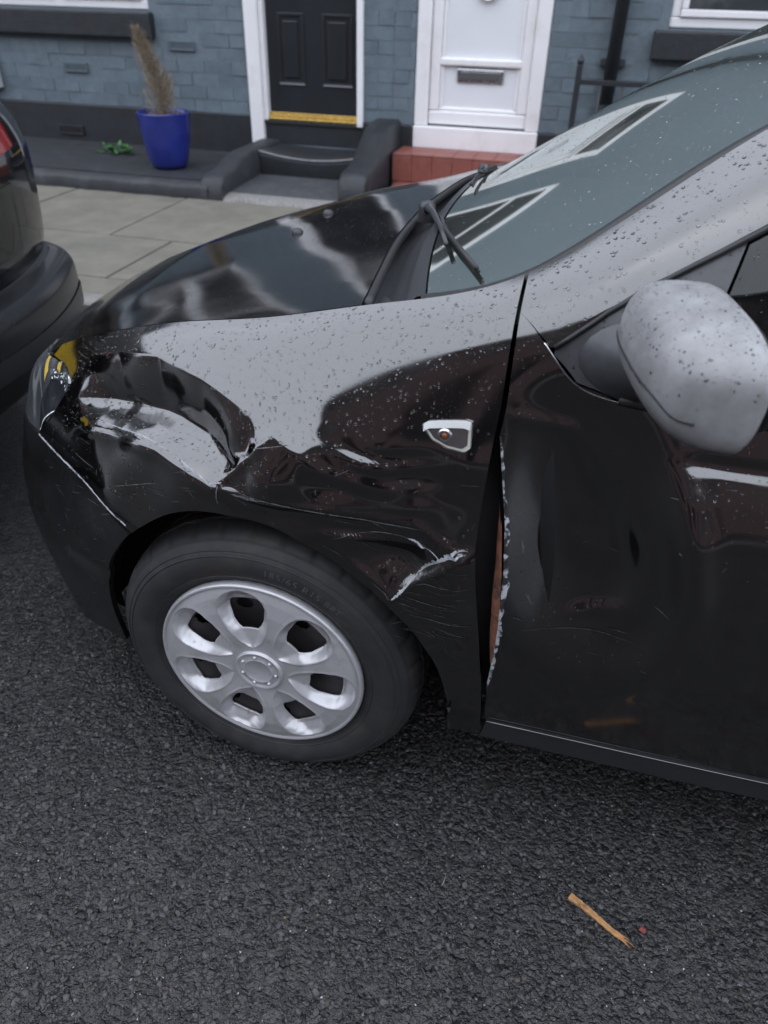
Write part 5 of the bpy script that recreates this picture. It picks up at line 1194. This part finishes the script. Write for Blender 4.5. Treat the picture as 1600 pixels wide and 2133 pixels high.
drops('door', 1800, door, .0004, .0016, lambda P, N: (sm(.08,.35,N[...,2])+.03)*(P[...,0] < 1.05), seed=3)
drops('bonnet', 5200, bonnet, .0005, .0015, lambda P, N: 1.0+0*P[...,0], flat=.35, seed=4)
drops('wind', 3000, car, .0005, .0017, lambda P, N: 1.0*(P[...,1] < 1.2), flat=.35, seed=5)
drops('mirror', 650, mirror, .0005, .0014, upf(-.2,.6), seed=6)
drops('tri', 260, car, .0006, .0017, upf(-.5,.5), seed=7)
drops('bumper', 500, bumper, .0005, .0016, upf(-.2,.4), seed=8)
drops('sidewin', 300, car, .0008, .0022, lambda P, N: 1.0*(P[...,0] < .95), seed=9)

lean(car)
# ---------------------------------------------------------------- things lying on the road
M_WOOD = pmat('splintered_wood', (.36,.19,.075), .8, var=(90,.3), tint=[(50,(.16,.08,.035),.56,.72)], bump=[(140,.6,.002)])
stk = empty('wood_splinter', (.645,-.12,.006), 'short flat splintered stick of brown wood on the wet road', 'stick')
b = MB(); P = []
a0 = Vector((0,0,0)); a1 = Vector((.093,-.052,.002)); dd = (a1-a0).normalized(); sd2 = Vector((-dd.y,dd.x,0))
for i in range(22):
    u = i/21; w = .0066*(1-.35*u)*(1+.10*math.sin(i*2.1)); h = .0042*(1-.4*u); c = a0.lerp(a1,u)+sd2*(.0012*math.sin(u*5))
    P.append([c-sd2*w+Vector((0,0,-h*.6)), c-sd2*w*.95+Vector((0,0,h*.5)), c-sd2*w*.4+Vector((0,0,h)), c+sd2*w*.2+Vector((0,0,h*.7)), c+sd2*w*.8+Vector((0,0,h*.95)), c+sd2*w+Vector((0,0,-h*.6))])
Pn = np.array([[tuple(v) for v in r] for r in P]); b.grid(Pn[:, ::-1]); b.F += [tuple(range(6)), tuple(range(len(b.V)-1, len(b.V)-7, -1))]; b.build('shaft', M_WOOD, stk, auto=40)
b = MB()
for (o_, L_, an) in ((-.003,.022,-.1),(.001,.030,.03),(.004,.014,.16),(.0,.017,-.22)):
    p = a1+sd2*o_; d2 = (dd+sd2*an).normalized(); b.tube([p-dd*.012, p, p+d2*L_*.6+Vector((0,0,.001)), p+d2*L_], [.0022,.0017,.001,.0002], 5)
b.build('splinters', M_WOOD, stk, smooth=True)
M_LEAF = pmat('red_brown_scrap', (.20,.045,.035), .7, var=(60,.3))
def scrap(loc, r, mat, label, cat, seed, flat=.35):
    q = random.Random(seed); b = MB(); n = 9; top = [(r*q.uniform(.7,1.2)*math.cos(t), r*q.uniform(.6,1.1)*math.sin(t)) for t in np.linspace(0, 2*math.pi, n, endpoint=False)]
    V = [(x, y, 0) for x, y in top]+[(x*.75, y*.75, r*flat*q.uniform(.6,1.2)) for x, y in top]+[(0,0,r*flat*1.1)]
    F = [(i, (i+1) % n, n+(i+1) % n, n+i) for i in range(n)]+[(n+i, n+(i+1) % n, 2*n) for i in range(n)]
    o = b.add(V, F).build('leaf_scrap' if cat == 'leaf' else 'pebble', mat, None, smooth=False, loc=loc); return tag(o, label, cat)
scrap((.777,-.145,.003), .0075, M_LEAF, 'small reddish brown scrap on the road beside the splintered stick', 'leaf', 1)
b = MB().tube([(0,0,.003),(.003,.012,.004),(.002,.026,.003)], [.0008,.0007,.0003], 5).build('dry_stalk', M_DRY, None, loc=(.41,-.165,.002)); tag(b, 'thin dry grass stalk lying on the road in front of the sill', 'stalk')
# loose grit and pale chippings
M_GRIT = [pmat('pale_grit', (.42,.42,.42), .6), pmat('grey_grit', (.17,.17,.18), .6), pmat('brown_grit', (.22,.13,.075), .7)]
def grit(mat, count, r0, r1, seed):
    g = np.random.default_rng(seed); V = []; F = []
    base_v = np.array([(1,0,0),(0,1,0),(-1,0,0),(0,-1,0),(.1,.1,.9),(0,0,-.5)]); fs = [(0,1,4),(1,2,4),(2,3,4),(3,0,4),(1,0,5),(2,1,5),(3,2,5),(0,3,5)]
    for i in range(count):
        x = g.uniform(-.9,1.35); y = g.uniform(-.72,.35)
        if y > -.02 and x > -.35 and g.random() < .7: y = g.uniform(-.7,-.02)
        r = r0+(r1-r0)*g.random()**2.5; a = g.uniform(0,6.28); ca, sa = math.cos(a), math.sin(a)
        v = base_v*(1+g.uniform(-.35,.35,(6,3)))*[1,.75,.6]*r; v = np.c_[v[:,0]*ca-v[:,1]*sa+x, v[:,0]*sa+v[:,1]*ca+y, v[:,2]+r*.25+.001]
        k = len(V); V += v.tolist(); F += [tuple(j+k for j in f) for f in fs]
    return V, F
gV = [grit(M_GRIT[0], 480, .0008, .0024, 1), grit(M_GRIT[1], 700, .001, .0034, 2), grit(M_GRIT[2], 60, .001, .0028, 3)]
for mt, (V, F) in zip(M_GRIT, gV):
    o = link_mesh('grit', V, F, mt); tag(o, 'loose '+mt.name.replace('_',' ')+' scattered over the wet road', 'grit', kind='stuff')


# stone chippings set in the road surface where it can be seen close up
M_CHIP = [pmat('dark_road_chip', (.016,.016,.0175), .38, var=(300,.4), orand=0), pmat('grey_road_chip', (.036,.036,.038), .45, var=(300,.4)), pmat('brownish_road_chip', (.034,.030,.027), .5, var=(300,.4))]
cv = np.array([(math.cos(t)*q, math.sin(t)*q, h) for q, h in ((1.0,-.25),(.72,.42)) for t in np.linspace(0, 2*math.pi, 6, endpoint=False)]+[(0,0,.62)])
cf = [(j, (j+1) % 6, 6+(j+1) % 6, 6+j) for j in range(6)]+[(6+j, 6+(j+1) % 6, 12) for j in range(6)]
for k, (mt, cnt) in enumerate(zip(M_CHIP, (9500, 6500, 2500))):
    g = np.random.default_rng(40+k); x = g.uniform(-1.1,1.45,cnt); y = g.uniform(-.78,.42,cnt); r = .0026+.0054*g.random(cnt)**1.8; a = g.uniform(0,6.28,cnt); ca, sa = np.cos(a)[:, None], np.sin(a)[:, None]
    v = cv[None]*(1+g.uniform(-.28,.28,(cnt,13,3)))*np.stack([r, r*g.uniform(.6,1,cnt), r*g.uniform(.35,.75,cnt)], 1)[:, None]
    tx, ty = g.uniform(-.35,.35,(2,cnt,1)); z = v[..., 2]+v[..., 0]*tx+v[..., 1]*ty
    V = np.stack([v[..., 0]*ca-v[..., 1]*sa+x[:, None], v[..., 0]*sa+v[..., 1]*ca+y[:, None], z+r[:, None]*.05], -1).reshape(-1, 3)
    o = link_mesh('road_chippings', V, [tuple(i+q*13 for i in f) for q in range(cnt) for f in cf], mt, road); tag(o, kind='stuff')
